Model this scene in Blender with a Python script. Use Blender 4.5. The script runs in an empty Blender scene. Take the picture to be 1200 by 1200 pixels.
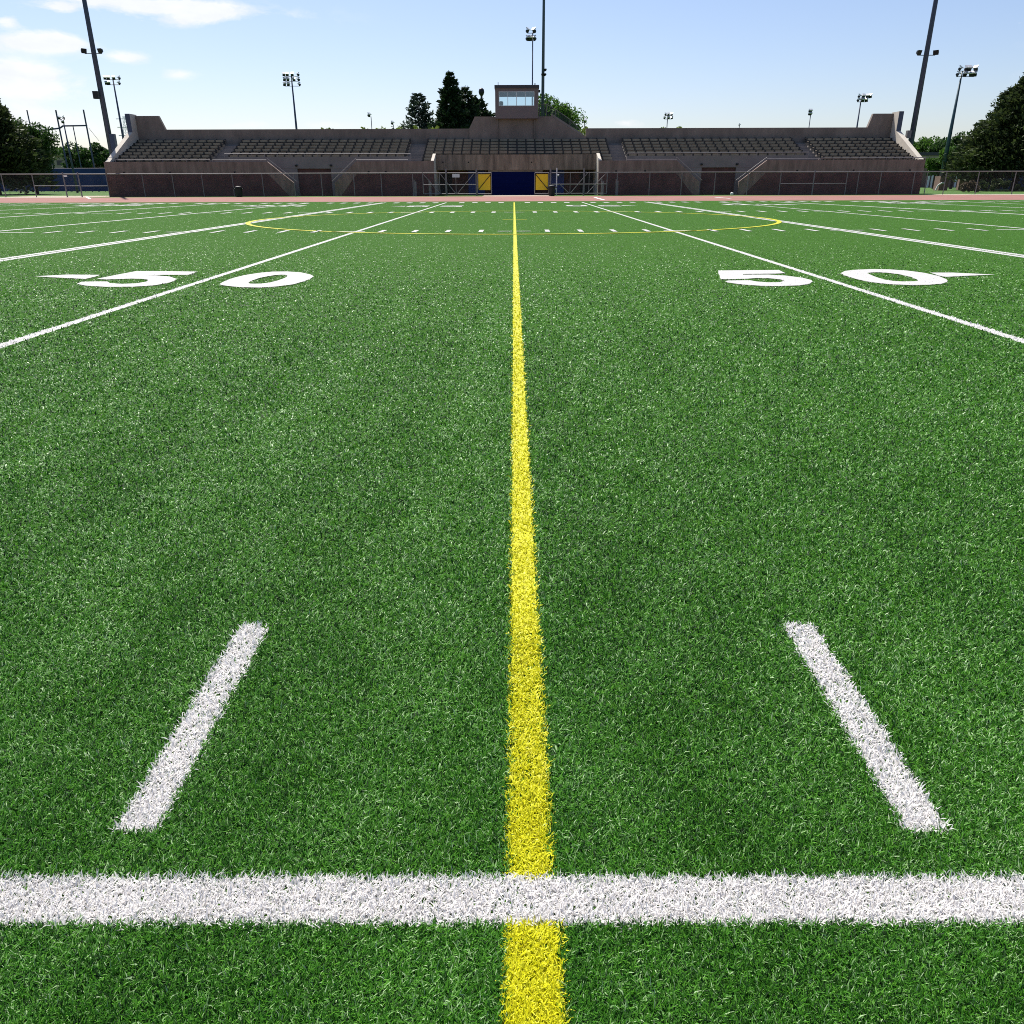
import bpy, math, random
import numpy as np
from mathutils import Vector, Matrix
R = math.radians
rnd = random.Random(7)
rng = np.random.default_rng(11)
SC = bpy.context.scene
COL = SC.collection

# ------------------------------------------------------------------ camera
F = 922.0
TILT, YAW, ROLL = math.atan(389.0 / 922.0), R(0.175), R(0.17)
CAM = np.array([-0.034, 0.0, 1.3575])
f0 = np.array([-math.sin(YAW) * math.cos(TILT), math.cos(YAW) * math.cos(TILT), -math.sin(TILT)])
r0 = np.array([math.cos(YAW), math.sin(YAW), 0.0])
u0 = np.cross(r0, f0)
rv = math.cos(ROLL) * r0 - math.sin(ROLL) * u0
uv = math.sin(ROLL) * r0 + math.cos(ROLL) * u0
cam_d = bpy.data.cameras.new("camera")
cam = bpy.data.objects.new("camera", cam_d)
COL.objects.link(cam)
cam.matrix_world = Matrix(((rv[0], uv[0], -f0[0], CAM[0]), (rv[1], uv[1], -f0[1], CAM[1]),
                           (rv[2], uv[2], -f0[2], CAM[2]), (0, 0, 0, 1)))
cam_d.sensor_width = 36
cam_d.lens = F / 1200 * 36
cam_d.clip_start = 0.05
cam_d.clip_end = 6000
SC.camera = cam


def ray(px, py):
    return f0 + (px - 600) / F * rv + (600 - py) / F * uv


def at(px, py, d):            # the point at distance d down the field seen at a photo position
    v = ray(px, py)
    return CAM + v * (d / v[1])


def gp(px, py, z=0.0):        # the point on the ground seen at a photo position
    v = ray(px, py)
    return CAM + v * ((z - CAM[2]) / v[2])


def AX(px, py, d): return float(at(px, py, d)[0])
def AZ(px, py, d): return float(at(px, py, d)[2])


# ------------------------------------------------------------------ materials
def nodes(name):
    m = bpy.data.materials.new(name)
    m.use_nodes = True
    return m, m.node_tree, m.node_tree.nodes["Principled BSDF"]


def mat(name, col, rough=0.7, var=0.25, scale=3.0, col2=None, metal=0.0, spec=0.4, bump=0.0, bscale=40, detail=5, streak=None):
    m, t, b = nodes(name)
    N, L = t.nodes, t.links
    tc = N.new("ShaderNodeTexCoord")
    no = N.new("ShaderNodeTexNoise")
    no.inputs["Scale"].default_value = scale
    no.inputs["Detail"].default_value = detail
    no.inputs["Roughness"].default_value = 0.65
    src = tc.outputs["Object"]
    if streak:
        mp = N.new("ShaderNodeMapping")
        mp.inputs["Scale"].default_value = streak
        L.new(src, mp.inputs["Vector"])
        src = mp.outputs["Vector"]
    L.new(src, no.inputs["Vector"])
    mx = N.new("ShaderNodeMix")
    mx.data_type = 'RGBA'
    c2 = col2 or tuple(c * (1 - var) for c in col)
    c1 = col if col2 else tuple(min(1, c * (1 + var)) for c in col)
    mr = N.new("ShaderNodeMapRange")
    mr.inputs[1].default_value = 0.3
    mr.inputs[2].default_value = 0.7
    L.new(no.outputs["Fac"], mr.inputs[0])
    L.new(mr.outputs[0], mx.inputs["Factor"])
    mx.inputs["A"].default_value = (*c1, 1)
    mx.inputs["B"].default_value = (*c2, 1)
    L.new(mx.outputs["Result"], b.inputs["Base Color"])
    b.inputs["Roughness"].default_value = rough
    b.inputs["Metallic"].default_value = metal
    b.inputs["Specular IOR Level"].default_value = spec
    if bump:
        n2 = N.new("ShaderNodeTexNoise")
        n2.inputs["Scale"].default_value = bscale
        n2.inputs["Detail"].default_value = 3
        L.new(tc.outputs["Object"], n2.inputs["Vector"])
        bp = N.new("ShaderNodeBump")
        bp.inputs["Strength"].default_value = bump
        bp.inputs["Distance"].default_value = 0.02
        L.new(n2.outputs["Fac"], bp.inputs["Height"])
        L.new(bp.outputs["Normal"], b.inputs["Normal"])
    return m


def blade_mat(name, dark, mid, light, rough=0.38, trans=0.3, spec=0.5, gloss=0.0, pale=None):
    """turf fibre: colour varies from fibre to fibre and over wide patches, glossy plastic, some light passes through"""
    m, t, b = nodes(name)
    N, L = t.nodes, t.links
    a = N.new("ShaderNodeAttribute")
    a.attribute_name = "tint"
    cr = N.new("ShaderNodeValToRGB")
    e = cr.color_ramp.elements
    e[0].position, e[0].color = 0.0, (*dark, 1)
    e[1].position, e[1].color = 1.0, (*light, 1)
    k = e.new(0.5)
    k.color = (*mid, 1)
    if pale:                                       # white glints painted in as a share of pale fibres
        e[2].position = 0.8
        k = e.new(1.0)
        k.color = (*pale, 1)
    L.new(a.outputs["Fac"], cr.inputs["Fac"])
    L.new(cr.outputs["Color"], b.inputs["Base Color"])
    gl = N.new("ShaderNodeMapRange")               # paler fibres are the glossier ones
    gl.inputs[3].default_value = rough + .12
    gl.inputs[4].default_value = rough - gloss
    L.new(a.outputs["Fac"], gl.inputs[0])
    L.new(gl.outputs[0], b.inputs["Roughness"])
    b.inputs["Specular IOR Level"].default_value = spec
    tr = N.new("ShaderNodeBsdfTranslucent")
    L.new(cr.outputs["Color"], tr.inputs["Color"])
    mx = N.new("ShaderNodeMixShader")
    mx.inputs[0].default_value = trans
    L.new(b.outputs[0], mx.inputs[1])
    L.new(tr.outputs[0], mx.inputs[2])
    L.new(mx.outputs[0], N["Material Output"].inputs["Surface"])
    return m


def leaf_mat(name, c1, c2, trans=0.35):
    m = blade_mat(name, c1, tuple((a + b) / 2 for a, b in zip(c1, c2)), c2, rough=0.6, trans=trans, spec=0.25)
    return m


def mesh_wire_mat(name, col, cell, wire):
    """chain link: a diamond weave of wire with open holes"""
    m, t, b = nodes(name)
    N, L = t.nodes, t.links
    tc = N.new("ShaderNodeTexCoord")
    sp = N.new("ShaderNodeSeparateXYZ")
    L.new(tc.outputs["Object"], sp.inputs[0])

    def op(o, a, bb=None):
        n = N.new("ShaderNodeMath")
        n.operation = o
        for i, v in enumerate((a, bb)):
            if v is None: continue
            if isinstance(v, (int, float)): n.inputs[i].default_value = v
            else: L.new(v, n.inputs[i])
        return n.outputs[0]
    s = op('ADD', sp.outputs[0], sp.outputs[2])
    d = op('SUBTRACT', sp.outputs[0], sp.outputs[2])
    w = wire / cell
    f1 = op('LESS_THAN', op('FRACT', op('DIVIDE', s, cell)), w)
    f2 = op('LESS_THAN', op('FRACT', op('DIVIDE', d, cell)), w)
    fac = op('MAXIMUM', f1, f2)
    b.inputs["Base Color"].default_value = (*col, 1)
    b.inputs["Metallic"].default_value = 0.3
    b.inputs["Roughness"].default_value = 0.5
    tr = N.new("ShaderNodeBsdfTransparent")
    mx = N.new("ShaderNodeMixShader")
    L.new(fac, mx.inputs[0])
    L.new(tr.outputs[0], mx.inputs[1])
    L.new(b.outputs[0], mx.inputs[2])
    L.new(mx.outputs[0], N["Material Output"].inputs["Surface"])
    return m


def glass_mat(name):
    m, t, b = nodes(name)
    N, L = t.nodes, t.links
    tr = N.new("ShaderNodeBsdfTransparent")
    tr.inputs["Color"].default_value = (0.80, 0.90, 0.93, 1)
    gl = N.new("ShaderNodeBsdfGlossy")
    gl.inputs["Roughness"].default_value = 0.03
    mx = N.new("ShaderNodeMixShader")
    mx.inputs[0].default_value = 0.12
    L.new(tr.outputs[0], mx.inputs[1])
    L.new(gl.outputs[0], mx.inputs[2])
    L.new(mx.outputs[0], N["Material Output"].inputs["Surface"])
    return m


def brick_mat(name, c1, c2, mortar):
    m, t, b = nodes(name)
    N, L = t.nodes, t.links
    tc = N.new("ShaderNodeTexCoord")
    mp = N.new("ShaderNodeMapping")
    mp.inputs["Rotation"].default_value = (R(90), 0, 0)
    L.new(tc.outputs["Object"], mp.inputs["Vector"])
    br = N.new("ShaderNodeTexBrick")
    br.inputs["Scale"].default_value = 1.0
    br.inputs["Brick Width"].default_value = 0.24
    br.inputs["Row Height"].default_value = 0.08
    br.inputs["Mortar Size"].default_value = 0.008
    br.inputs["Color1"].default_value = (*c1, 1)
    br.inputs["Color2"].default_value = (*c2, 1)
    br.inputs["Mortar"].default_value = (*mortar, 1)
    L.new(mp.outputs["Vector"], br.inputs["Vector"])
    no = N.new("ShaderNodeTexNoise")
    no.inputs["Scale"].default_value = 0.9
    no.inputs["Detail"].default_value = 6
    L.new(tc.outputs["Object"], no.inputs["Vector"])
    mr = N.new("ShaderNodeMapRange")
    mr.inputs[1].default_value = 0.3
    mr.inputs[2].default_value = 0.7
    mr.inputs[3].default_value = 0.65
    mr.inputs[4].default_value = 1.3
    L.new(no.outputs["Fac"], mr.inputs[0])
    vm = N.new("ShaderNodeVectorMath")
    vm.operation = 'SCALE'
    L.new(br.outputs["Color"], vm.inputs[0])
    L.new(mr.outputs[0], vm.inputs["Scale"])
    L.new(vm.outputs[0], b.inputs["Base Color"])
    b.inputs["Roughness"].default_value = 0.9
    return m


M = dict(
    concrete=mat("concrete", (0.182, 0.148, 0.128), 0.9, 0.26, 0.7, streak=(1, 1, .6)),
    band=mat("stained_concrete", (0.205, 0.146, 0.120), 0.9, 0.42, 1.1, streak=(1.6, 1, .35)),
    smooth=mat("grey_concrete", (0.205, 0.180, 0.170), 0.9, 0.15, 0.8),
    endwall=mat("pale_concrete", (0.50, 0.45, 0.38), 0.9, 0.12, 0.8),
    step=mat("step_concrete", (0.225, 0.2, 0.175), 0.9, 0.25, 2.0),
    weathered=mat("weathered_concrete", (0.21, 0.157, 0.125), 0.95, 0.52, 1.2, streak=(2.2, 1, .3)),
    brick=brick_mat("brick", (0.115, 0.046, 0.04), (0.085, 0.034, 0.032), (0.1, 0.07, 0.065)),
    bench=mat("bench_board", (0.235, 0.195, 0.145), 0.75, 0.25, 1.5, streak=(.6, 3, 3)),
    iron=mat("black_iron", (0.018, 0.018, 0.02), 0.6, 0.2, 4),
    galv=mat("galvanised_steel", (0.20, 0.185, 0.185), 0.6, 0.15, 6, metal=0.1),
    post=mat("dull_galvanised_steel", (0.17, 0.155, 0.16), 0.55, 0.15, 6, metal=0.1),
    pole=mat("painted_pole", (0.045, 0.06, 0.105), 0.5, 0.12, 2, streak=(3, 3, .3)),
    teal=mat("teal_pole_paint", (0.035, 0.075, 0.092), 0.45, 0.12, 2),
    lamp=mat("lamp_housing", (0.011, 0.012, 0.015), 0.5, 0.2, 5),
    lamptop=mat("lamp_reflector_back", (0.62, 0.62, 0.63), 0.35, 0.1, 5, metal=.3),
    box=mat("box_siding", (0.165, 0.132, 0.130), 0.8, 0.08, 2, streak=(.3, 1, 8)),
    roof=mat("dark_roof_metal", (0.045, 0.043, 0.05), 0.6, 0.15, 3),
    frame=mat("aluminium", (0.55, 0.56, 0.58), 0.4, 0.08, 6, metal=.4),
    blue=mat("blue_paint", (0.0025, 0.007, 0.06), 0.9, 0.2, 1.5, spec=.06, streak=(.4, 1, 6)),
    blue2=mat("bright_blue_paint", (0.01, 0.04, 0.24), 0.55, 0.1, 1.5),
    navy=mat("navy_windscreen", (0.018, 0.038, 0.13), 0.8, 0.2, .6),
    yellow=mat("yellow_panel", (0.78, 0.5, 0.01), 0.5, 0.06, 3),
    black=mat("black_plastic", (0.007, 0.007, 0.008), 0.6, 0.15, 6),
    track=mat("track_rubber", (0.25, 0.112, 0.09), 0.9, 0.16, .5, bump=.3, bscale=200),
    paint=mat("white_paint", (0.75, 0.73, 0.7), 0.8, 0.1, 5),
    ypaint=mat("yellow_paint", (0.75, 0.66, 0.03), 0.8, 0.1, 5),
    path=mat("pale_paving", (0.38, 0.32, 0.24), 0.9, 0.14, 2.5),
    bark=mat("bark", (0.06, 0.045, 0.035), 0.95, 0.35, 4, streak=(1, 1, .25)),
    beige=mat("beige_wall", (0.34, 0.28, 0.2), 0.9, 0.1, .8),
    brown=mat("brown_wall", (0.22, 0.14, 0.11), 0.9, 0.15, .8),
    window=mat("dark_window", (0.03, 0.035, 0.045), 0.2, 0.1, 3),
    hazesteel=mat("hazed_steel", (0.5, 0.53, 0.58), 0.6, 0.05, 3),  # distance haze is painted into this pale steel colour
    glass=glass_mat("clear_glass"),
    chain=mesh_wire_mat("chain_link", (0.09, 0.087, 0.09), 0.055, 0.003),
    net=mesh_wire_mat("netting", (0.05, 0.06, 0.07), 0.07, 0.012),
)
M["turf"] = blade_mat("turf_fibre", (0.005, 0.030, 0.002), (0.044, 0.192, 0.008), (0.125, 0.350, 0.030), 0.5, 0.32, 0.27, 0.08, pale=(0.42, 0.60, 0.30))
M["turfw"] = blade_mat("white_fibre", (0.70, 0.675, 0.655), (0.82, 0.795, 0.775), (0.88, 0.86, 0.845), 0.5, 0.4, 0.4)
M["turfy"] = blade_mat("yellow_fibre", (0.50, 0.46, 0.003), (0.66, 0.645, 0.003), (0.76, 0.75, 0.02), 0.5, 0.25, 0.4)
M["base"] = mat("turf_backing", (0.062, 0.180, 0.014), 1.0, 0.3, 160, detail=4, col2=(0.008, 0.02, 0.005), spec=.1, bump=.6, bscale=60)
M["lawn"] = mat("lawn_grass", (0.065, 0.15, 0.012), 0.95, 0.3, .5, col2=(0.04, 0.1, 0.01), bump=.5, bscale=12)
M["spruce"] = leaf_mat("spruce_needles", (0.008, 0.02, 0.008), (0.03, 0.06, 0.018), .25)
M["pine"] = leaf_mat("pine_needles", (0.022, 0.04, 0.03), (0.07, 0.105, 0.065), .25)
M["darkpine"] = leaf_mat("dark_pine_needles", (0.010, 0.020, 0.007), (0.075, 0.105, 0.030), .25)  # lighter tone paints sunlit variation into the dark needles
M["leaf"] = leaf_mat("broad_leaves", (0.03, 0.075, 0.01), (0.085, 0.18, 0.025), .45)
M["leaf2"] = leaf_mat("dark_broad_leaves", (0.018, 0.045, 0.01), (0.05, 0.11, 0.02), .35)
M["hedge"] = leaf_mat("hedge_leaves", (0.06, 0.1, 0.012), (0.15, 0.2, 0.03), .45)
M["brush"] = leaf_mat("dry_bush_leaves", (0.06, 0.045, 0.03), (0.16, 0.12, 0.07), .3)


# ------------------------------------------------------------------ mesh helpers
class MB:
    def __init__(s): s.v, s.f = [], []

    def add(s, vs, fs):
        o = len(s.v)
        s.v += [tuple(map(float, p)) for p in vs]
        s.f += [tuple(i + o for i in f) for f in fs]
        return s

    def box(s, x0, x1, y0, y1, z0, z1):
        return s.add([(x0, y0, z0), (x1, y0, z0), (x1, y1, z0), (x0, y1, z0), (x0, y0, z1), (x1, y0, z1), (x1, y1, z1), (x0, y1, z1)],
                     [(0, 3, 2, 1), (4, 5, 6, 7), (0, 1, 5, 4), (1, 2, 6, 5), (2, 3, 7, 6), (3, 0, 4, 7)])

    def prism_x(s, prof, x0, x1):    # profile of (y, z) pulled along x
        n = len(prof)
        return s.add([(x0, y, z) for y, z in prof] + [(x1, y, z) for y, z in prof],
                     [tuple(range(n))[::-1], tuple(range(n, 2 * n))] + [(i, (i + 1) % n, n + (i + 1) % n, n + i) for i in range(n)])

    def prism_y(s, prof, y0, y1):    # profile of (x, z) pulled along y
        n = len(prof)
        return s.add([(x, y0, z) for x, z in prof] + [(x, y1, z) for x, z in prof],
                     [tuple(range(n)), tuple(range(n, 2 * n))[::-1]] + [((i + 1) % n, i, n + i, n + (i + 1) % n) for i in range(n)])

    def bar(s, p, q, ra, rb=None, n=8):
        p, q = Vector(p), Vector(q)
        rb = ra if rb is None else rb
        d = (q - p).normalized()
        a = d.orthogonal().normalized()
        b = d.cross(a)
        vs = []
        for c, r in ((p, ra), (q, rb)):
            for i in range(n):
                t = 2 * math.pi * i / n
                vs.append(c + a * (r * math.cos(t)) + b * (r * math.sin(t)))
        return s.add(vs, [tuple(range(n))[::-1], tuple(range(n, 2 * n))] + [(i, (i + 1) % n, n + (i + 1) % n, n + i) for i in range(n)])

    def lathe(s, c, prof, n=14):     # prof: (radius, z)
        vs, fs = [], []
        for r, z in prof:
            for i in range(n):
                t = 2 * math.pi * i / n
                vs.append((c[0] + r * math.cos(t), c[1] + r * math.sin(t), c[2] + z))
        for k in range(len(prof) - 1):
            for i in range(n):
                j = (i + 1) % n
                fs.append((k * n + i, k * n + j, (k + 1) * n + j, (k + 1) * n + i))
        fs.append(tuple(range(n))[::-1])
        fs.append(tuple(range((len(prof) - 1) * n, len(prof) * n)))
        return s.add(vs, fs)

    def build(s, name, m, parent=None, smooth=False):
        me = bpy.data.meshes.new(name)
        me.from_pydata(s.v, [], s.f)
        me.materials.append(M[m] if isinstance(m, str) else m)
        if smooth:
            me.polygons.foreach_set("use_smooth", [True] * len(me.polygons))
        me.update()
        o = bpy.data.objects.new(name, me)
        COL.objects.link(o)
        if parent:
            o.parent = parent
            o.location = -Vector(parent.location) if parent.parent is None else (0, 0, 0)
        return o


def tag(o, label=None, cat=None, group=None, kind=None):
    if label: o["label"] = label
    if cat: o["category"] = cat
    if group: o["group"] = group
    if kind: o["kind"] = kind
    return o


def empty(name, loc=(0, 0, 0)):
    o = bpy.data.objects.new(name, None)
    o.location = tuple(map(float, loc))
    COL.objects.link(o)
    return o


def link(name, me, parent=None, loc=(0, 0, 0), rot=(0, 0, 0)):
    o = bpy.data.objects.new(name, me)
    COL.objects.link(o)
    o.parent = parent
    o.location, o.rotation_euler = loc, rot
    return o


def big_mesh(name, verts, polys_tot, loops, m, tint=None):
    me = bpy.data.meshes.new(name)
    nv = len(verts)
    me.vertices.add(nv)
    me.vertices.foreach_set("co", verts.astype(np.float32).ravel())
    me.loops.add(len(loops))
    me.loops.foreach_set("vertex_index", loops.astype(np.int32))
    me.polygons.add(len(polys_tot))
    st = np.concatenate([[0], np.cumsum(polys_tot)[:-1]]).astype(np.int32)
    me.polygons.foreach_set("loop_start", st)
    me.update(calc_edges=True)
    me.materials.append(M[m])
    if tint is not None:
        at_ = me.attributes.new("tint", 'FLOAT', 'POINT')
        at_.data.foreach_set("value", tint.astype(np.float32))
    return me


# ------------------------------------------------------------------ ground
def sheet(name, x0, x1, y0, y1, z, m, label=None):
    o = MB().add([(x0, y0, z), (x1, y0, z), (x1, y1, z), (x0, y1, z)], [(0, 1, 2, 3)]).build(name, m)
    return tag(o, label, None, None, "structure")


Y_TURF = float(gp(600, 235.9)[1])      # far edge of the turf
Y_TRACK = float(gp(600, 230.1)[1])     # far edge of the running track
FENCE_Y, WALL_Y = 79.6, 81.0
sheet("ground", -2500, 2500, -600, 4000, -0.008, "lawn")
sheet("playing_field", -75, 75, -6, Y_TURF, 0.0, "base")
sheet("running_track", -140, 140, Y_TURF, Y_TRACK, -0.003, "track")
sheet("path", AX(566, 228, 79), AX(644, 228, 79), Y_TRACK + .02, WALL_Y + 4.0, 0.002, "path")
a = gp(62, 229)
sheet("path", float(a[0]), -38.9, Y_TRACK + .02, 86.0, 0.001, "path")
sheet("path", 38.9, 70.0, Y_TRACK + .02, Y_TRACK + 4.2, 0.001, "path")
for i, (p, q) in enumerate((((101, 230.6), (105.5, 233.0)), ((697, 231.4), (707.5, 234.2)), ((838, 231.2), (856, 232.6)))):
    p, q = gp(*p), gp(*q)
    o = MB().add([(p[0] - .12, p[1], .004), (p[0] + .12, p[1], .004), (q[0] + .12, q[1], .004), (q[0] - .12, q[1], .004)], [(3, 2, 1, 0)]).build("track_marking", "paint")
    tag(o, None, None, None, "structure")

# ------------------------------------------------------------------ field markings: polygons on the turf
MARKS = []     # (name, colour, [convex pieces], label)


def seg(p, q, w):
    p, q = np.array(p[:2], float), np.array(q[:2], float)
    d = (q - p) / np.linalg.norm(q - p)
    n = np.array([-d[1], d[0]]) * w / 2
    return [p - n, q - n, q + n, p + n]


def rect(x0, x1, y0, y1): return [np.array(c, float) for c in ((x0, y0), (x1, y0), (x1, y1), (x0, y1))]


YN = float(gp(603, 1057)[1])
MARKS.append(("sideline", "w", [rect(-60, 60, YN - .056, YN + .056)], "wide white sideline crossing the turf nearest the camera"))
MARKS.append(("halfway_line", "y", [rect(-.053, .053, -3, YN - .056), rect(-.047, .047, YN + .056, float(gp(602, 237.2)[1]))], "yellow halfway line running up the middle of the field"))
for sx, (pa, pb), side in ((-1, ((159, 976), (299.5, 734)), "left"), (1, ((1087, 976), (934.5, 733)), "right")):
    p, q = gp(*pa), gp(*pb)
    MARKS.append(("hash_mark", "w", [seg(p, q, .098)], "large white hash mark beside the sideline, %s of the yellow line" % side))


def yard(pa, pb, w, label, double=False, y0=YN + .07):
    p, q = gp(*pa)[:2], gp(*pb)[:2]
    s = (q - p) / (q[1] - p[1])
    p0, q0 = p + s * (y0 - p[1]), p + s * (min(q[1], Y_TURF - .9) - p[1])
    if double:
        n = np.array([s[1], -s[0]]) * (w / 2 + .035)
        ps = [seg(p0 - n, q0 - n, w), seg(p0 + n, q0 + n, w)]
    else:
        ps = [seg(p0, q0, w)]
    MARKS.append(("yard_line", "w", ps, label))


yard((0, 406.3), (523, 237.5), .115, "white yard line between the digits of the near 50 on the left")
yard((1200, 400.6), (682, 237.0), .115, "white yard line between the digits of the near 50 on the right")
yard((0, 304.9), (450, 237.6), .15, "double white yard line just left of the yellow circle", True)
yard((1200, 300.5), (757, 236.6), .15, "double white yard line just right of the yellow circle", True)
yard((0, 270.9), (362, 238.2), .17, "third white yard line left of the yellow line")
yard((1200, 267.8), (842, 236.8), .15, "third white yard line right of the yellow line")
yard((0, 254.9), (262, 238.6), .22, "fourth white yard line left of the yellow line")
yard((1200, 251.4), (905, 236.4), .3, "fourth white yard line right of the yellow line")
yard((0, 246.6), (190, 238.2), .2, "fifth white yard line left of the yellow line")
yard((1200, 243.6), (1010, 235.7), .2, "fifth white yard line right of the yellow line")
yard((0, 241.6), (110, 238.0), .2, "sixth white yard line left of the yellow line")
yard((1200, 239.4), (1100, 235.4), .2, "sixth white yard line right of the yellow line")
rows = [(270.9, 38.75, .13, 1.0, 16, "nearer row across the circle"), (248.8, 24.15, .18, 1.3, 26, "row across the far part of the circle"), (237.6, 15.4, .34, 1.3, 40, "row along the far sideline")]
for py, sp, w, ln, n, lab in rows:
    c = gp(602.6, py)
    e = gp(602.6 + sp, py)
    dx = float(e[0] - c[0])
    for i in range(-n, n + 1):
        x, y = dx * i + float(c[0]), float(c[1])
        if i % 5 == 0:
            if n == 40: continue
            wd = dx * 1.0
            yy = y - .15
            if i == 0:
                ps = [rect(x - wd / 2, x - .06, yy - .07, yy + .07), rect(x + .06, x + wd / 2, yy - .07, yy + .07)]
            else:
                ps = [rect(x - wd / 2, x + wd / 2, yy - .07, yy + .07)]
            MARKS.append(("hash_mark", "w", ps, None))
        else:
            MARKS.append(("hash_mark", "w", [rect(x - w / 2, x + w / 2, y - ln / 2, y + ln / 2)], None))
cy0, cy1 = float(gp(602, 274.9)[1]), float(gp(602, 247.5)[1])
cyc = (cy0 + cy1) / 2
lx, rx = float(gp(294, 259.6)[0]), float(gp(910.5, 258)[0])
cxc, crx, cry = (lx + rx) / 2, (rx - lx) / 2, (cy1 - cy0) / 2
ring = []
for i in range(120):
    t0, t1 = 2 * math.pi * i / 120, 2 * math.pi * (i + 1) / 120
    q = []
    for t, k in ((t0, .08), (t0, -.08), (t1, -.08), (t1, .08)):
        q.append(np.array((cxc + (crx + k) * math.cos(t), cyc + (cry + k) * math.sin(t))))
    ring.append(q)
MARKS.append(("centre_circle", "y", ring, "thin yellow centre circle around the middle of the field"))
MARKS.append(("centre_mark", "y", [rect(-.45, -.058, cyc - .06, cyc + .06), rect(.058, .45, cyc - .06, cyc + .06)], "short yellow cross tick on the yellow line inside the circle"))


def strip_poly(a, b):       # two matching chains of points -> quads
    return [[a[i], b[i], b[i + 1], a[i + 1]] for i in range(len(a) - 1)]


def gz(pts, ox, oy, s=6.0): return [gp(ox + x / s, oy + y / s)[:2] for x, y in pts]


def tri_fill(outline):
    """triangles of a simple outline (ear clipping through mathutils)"""
    from mathutils.geometry import tessellate_polygon
    idx = tessellate_polygon([[Vector((p[0], p[1], 0)) for p in outline]])
    return [[outline[i] for i in t] for t in idx]


five_l = gz([(440, 166), (580, 138), (720, 111), (940, 112), (1146, 115), (1085, 137), (910, 137), (760, 141), (860, 142), (955, 150), (1006, 168), (960, 190), (850, 211), (700, 221), (500, 222), (360, 213), (303, 201), (335, 187), (420, 185), (515, 185), (535, 197), (620, 202), (720, 198), (790, 186), (806, 173), (770, 166), (680, 164), (590, 167), (510, 170)], 40, 300)
zero_lo = gz([(345, 203), (365, 190), (400, 174), (450, 157), (520, 140), (620, 124), (720, 115), (820, 114), (920, 121), (985, 136), (1005, 148), (985, 163), (940, 182), (860, 205), (740, 220), (620, 227), (500, 225), (410, 217), (360, 210)], 200, 300)
zero_li = gz([(548, 192), (556, 187), (572, 178), (595, 169), (630, 158), (690, 146), (735, 139), (775, 136), (808, 137), (820, 141), (822, 147), (812, 155), (790, 165), (750, 179), (700, 192), (640, 200), (590, 201), (560, 200), (550, 197)], 200, 300)
five_r = gz([(128, 107), (330, 105), (555, 103), (600, 125), (560, 128), (305, 132), (302, 137), (480, 136), (600, 143), (720, 158), (783, 174), (793, 185), (770, 200), (700, 212), (560, 217), (430, 215), (300, 206), (200, 192), (176, 183), (200, 178), (350, 176), (400, 185), (480, 191), (560, 190), (596, 181), (570, 170), (480, 161), (400, 160), (330, 165), (240, 168), (147, 168)], 820, 300)
zero_ro = gz([(30, 126), (60, 110), (130, 102), (250, 97), (370, 99), (500, 108), (620, 124), (720, 147), (775, 170), (781, 180), (778, 188), (740, 200), (650, 208), (520, 210), (380, 204), (250, 190), (140, 168), (60, 142)], 980, 300)
zero_ri = gz([(215, 125), (228, 122), (250, 120), (290, 119), (350, 122), (440, 133), (520, 151), (565, 170), (572, 175), (574, 178), (570, 181), (555, 183), (520, 184), (465, 185), (400, 181), (340, 172), (275, 152), (235, 135)], 980, 300)
arrow_l = gz([(5, 148), (230, 136), (465, 138), (430, 150), (360, 166), (240, 160)], 40, 300)
arrow_r = gz([(660, 122), (820, 122), (1115, 136), (960, 142), (770, 152), (720, 143)], 980, 300)
zl = strip_poly(zero_lo + zero_lo[:1], zero_li + zero_li[:1])
zr = strip_poly(zero_ro + zero_ro[:1], zero_ri + zero_ri[:1])
fl, fr, al, ar = tri_fill(five_l), tri_fill(five_r), tri_fill(arrow_l), tri_fill(arrow_r)
for nm, ps, lab in (("field_number", fl, "large white digit 5 of the near 50 on the left"), ("field_number", zl, "large white digit 0 of the near 50 on the left"),
                    ("field_number", fr, "large white digit 5 of the near 50 on the right"), ("field_number", zr, "large white digit 0 of the near 50 on the right"),
                    ("direction_arrow", al, "white triangle pointing away from the left 50"), ("direction_arrow", ar, "white triangle pointing away from the right 50")):
    MARKS.append((nm, "w", ps, lab))
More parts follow.
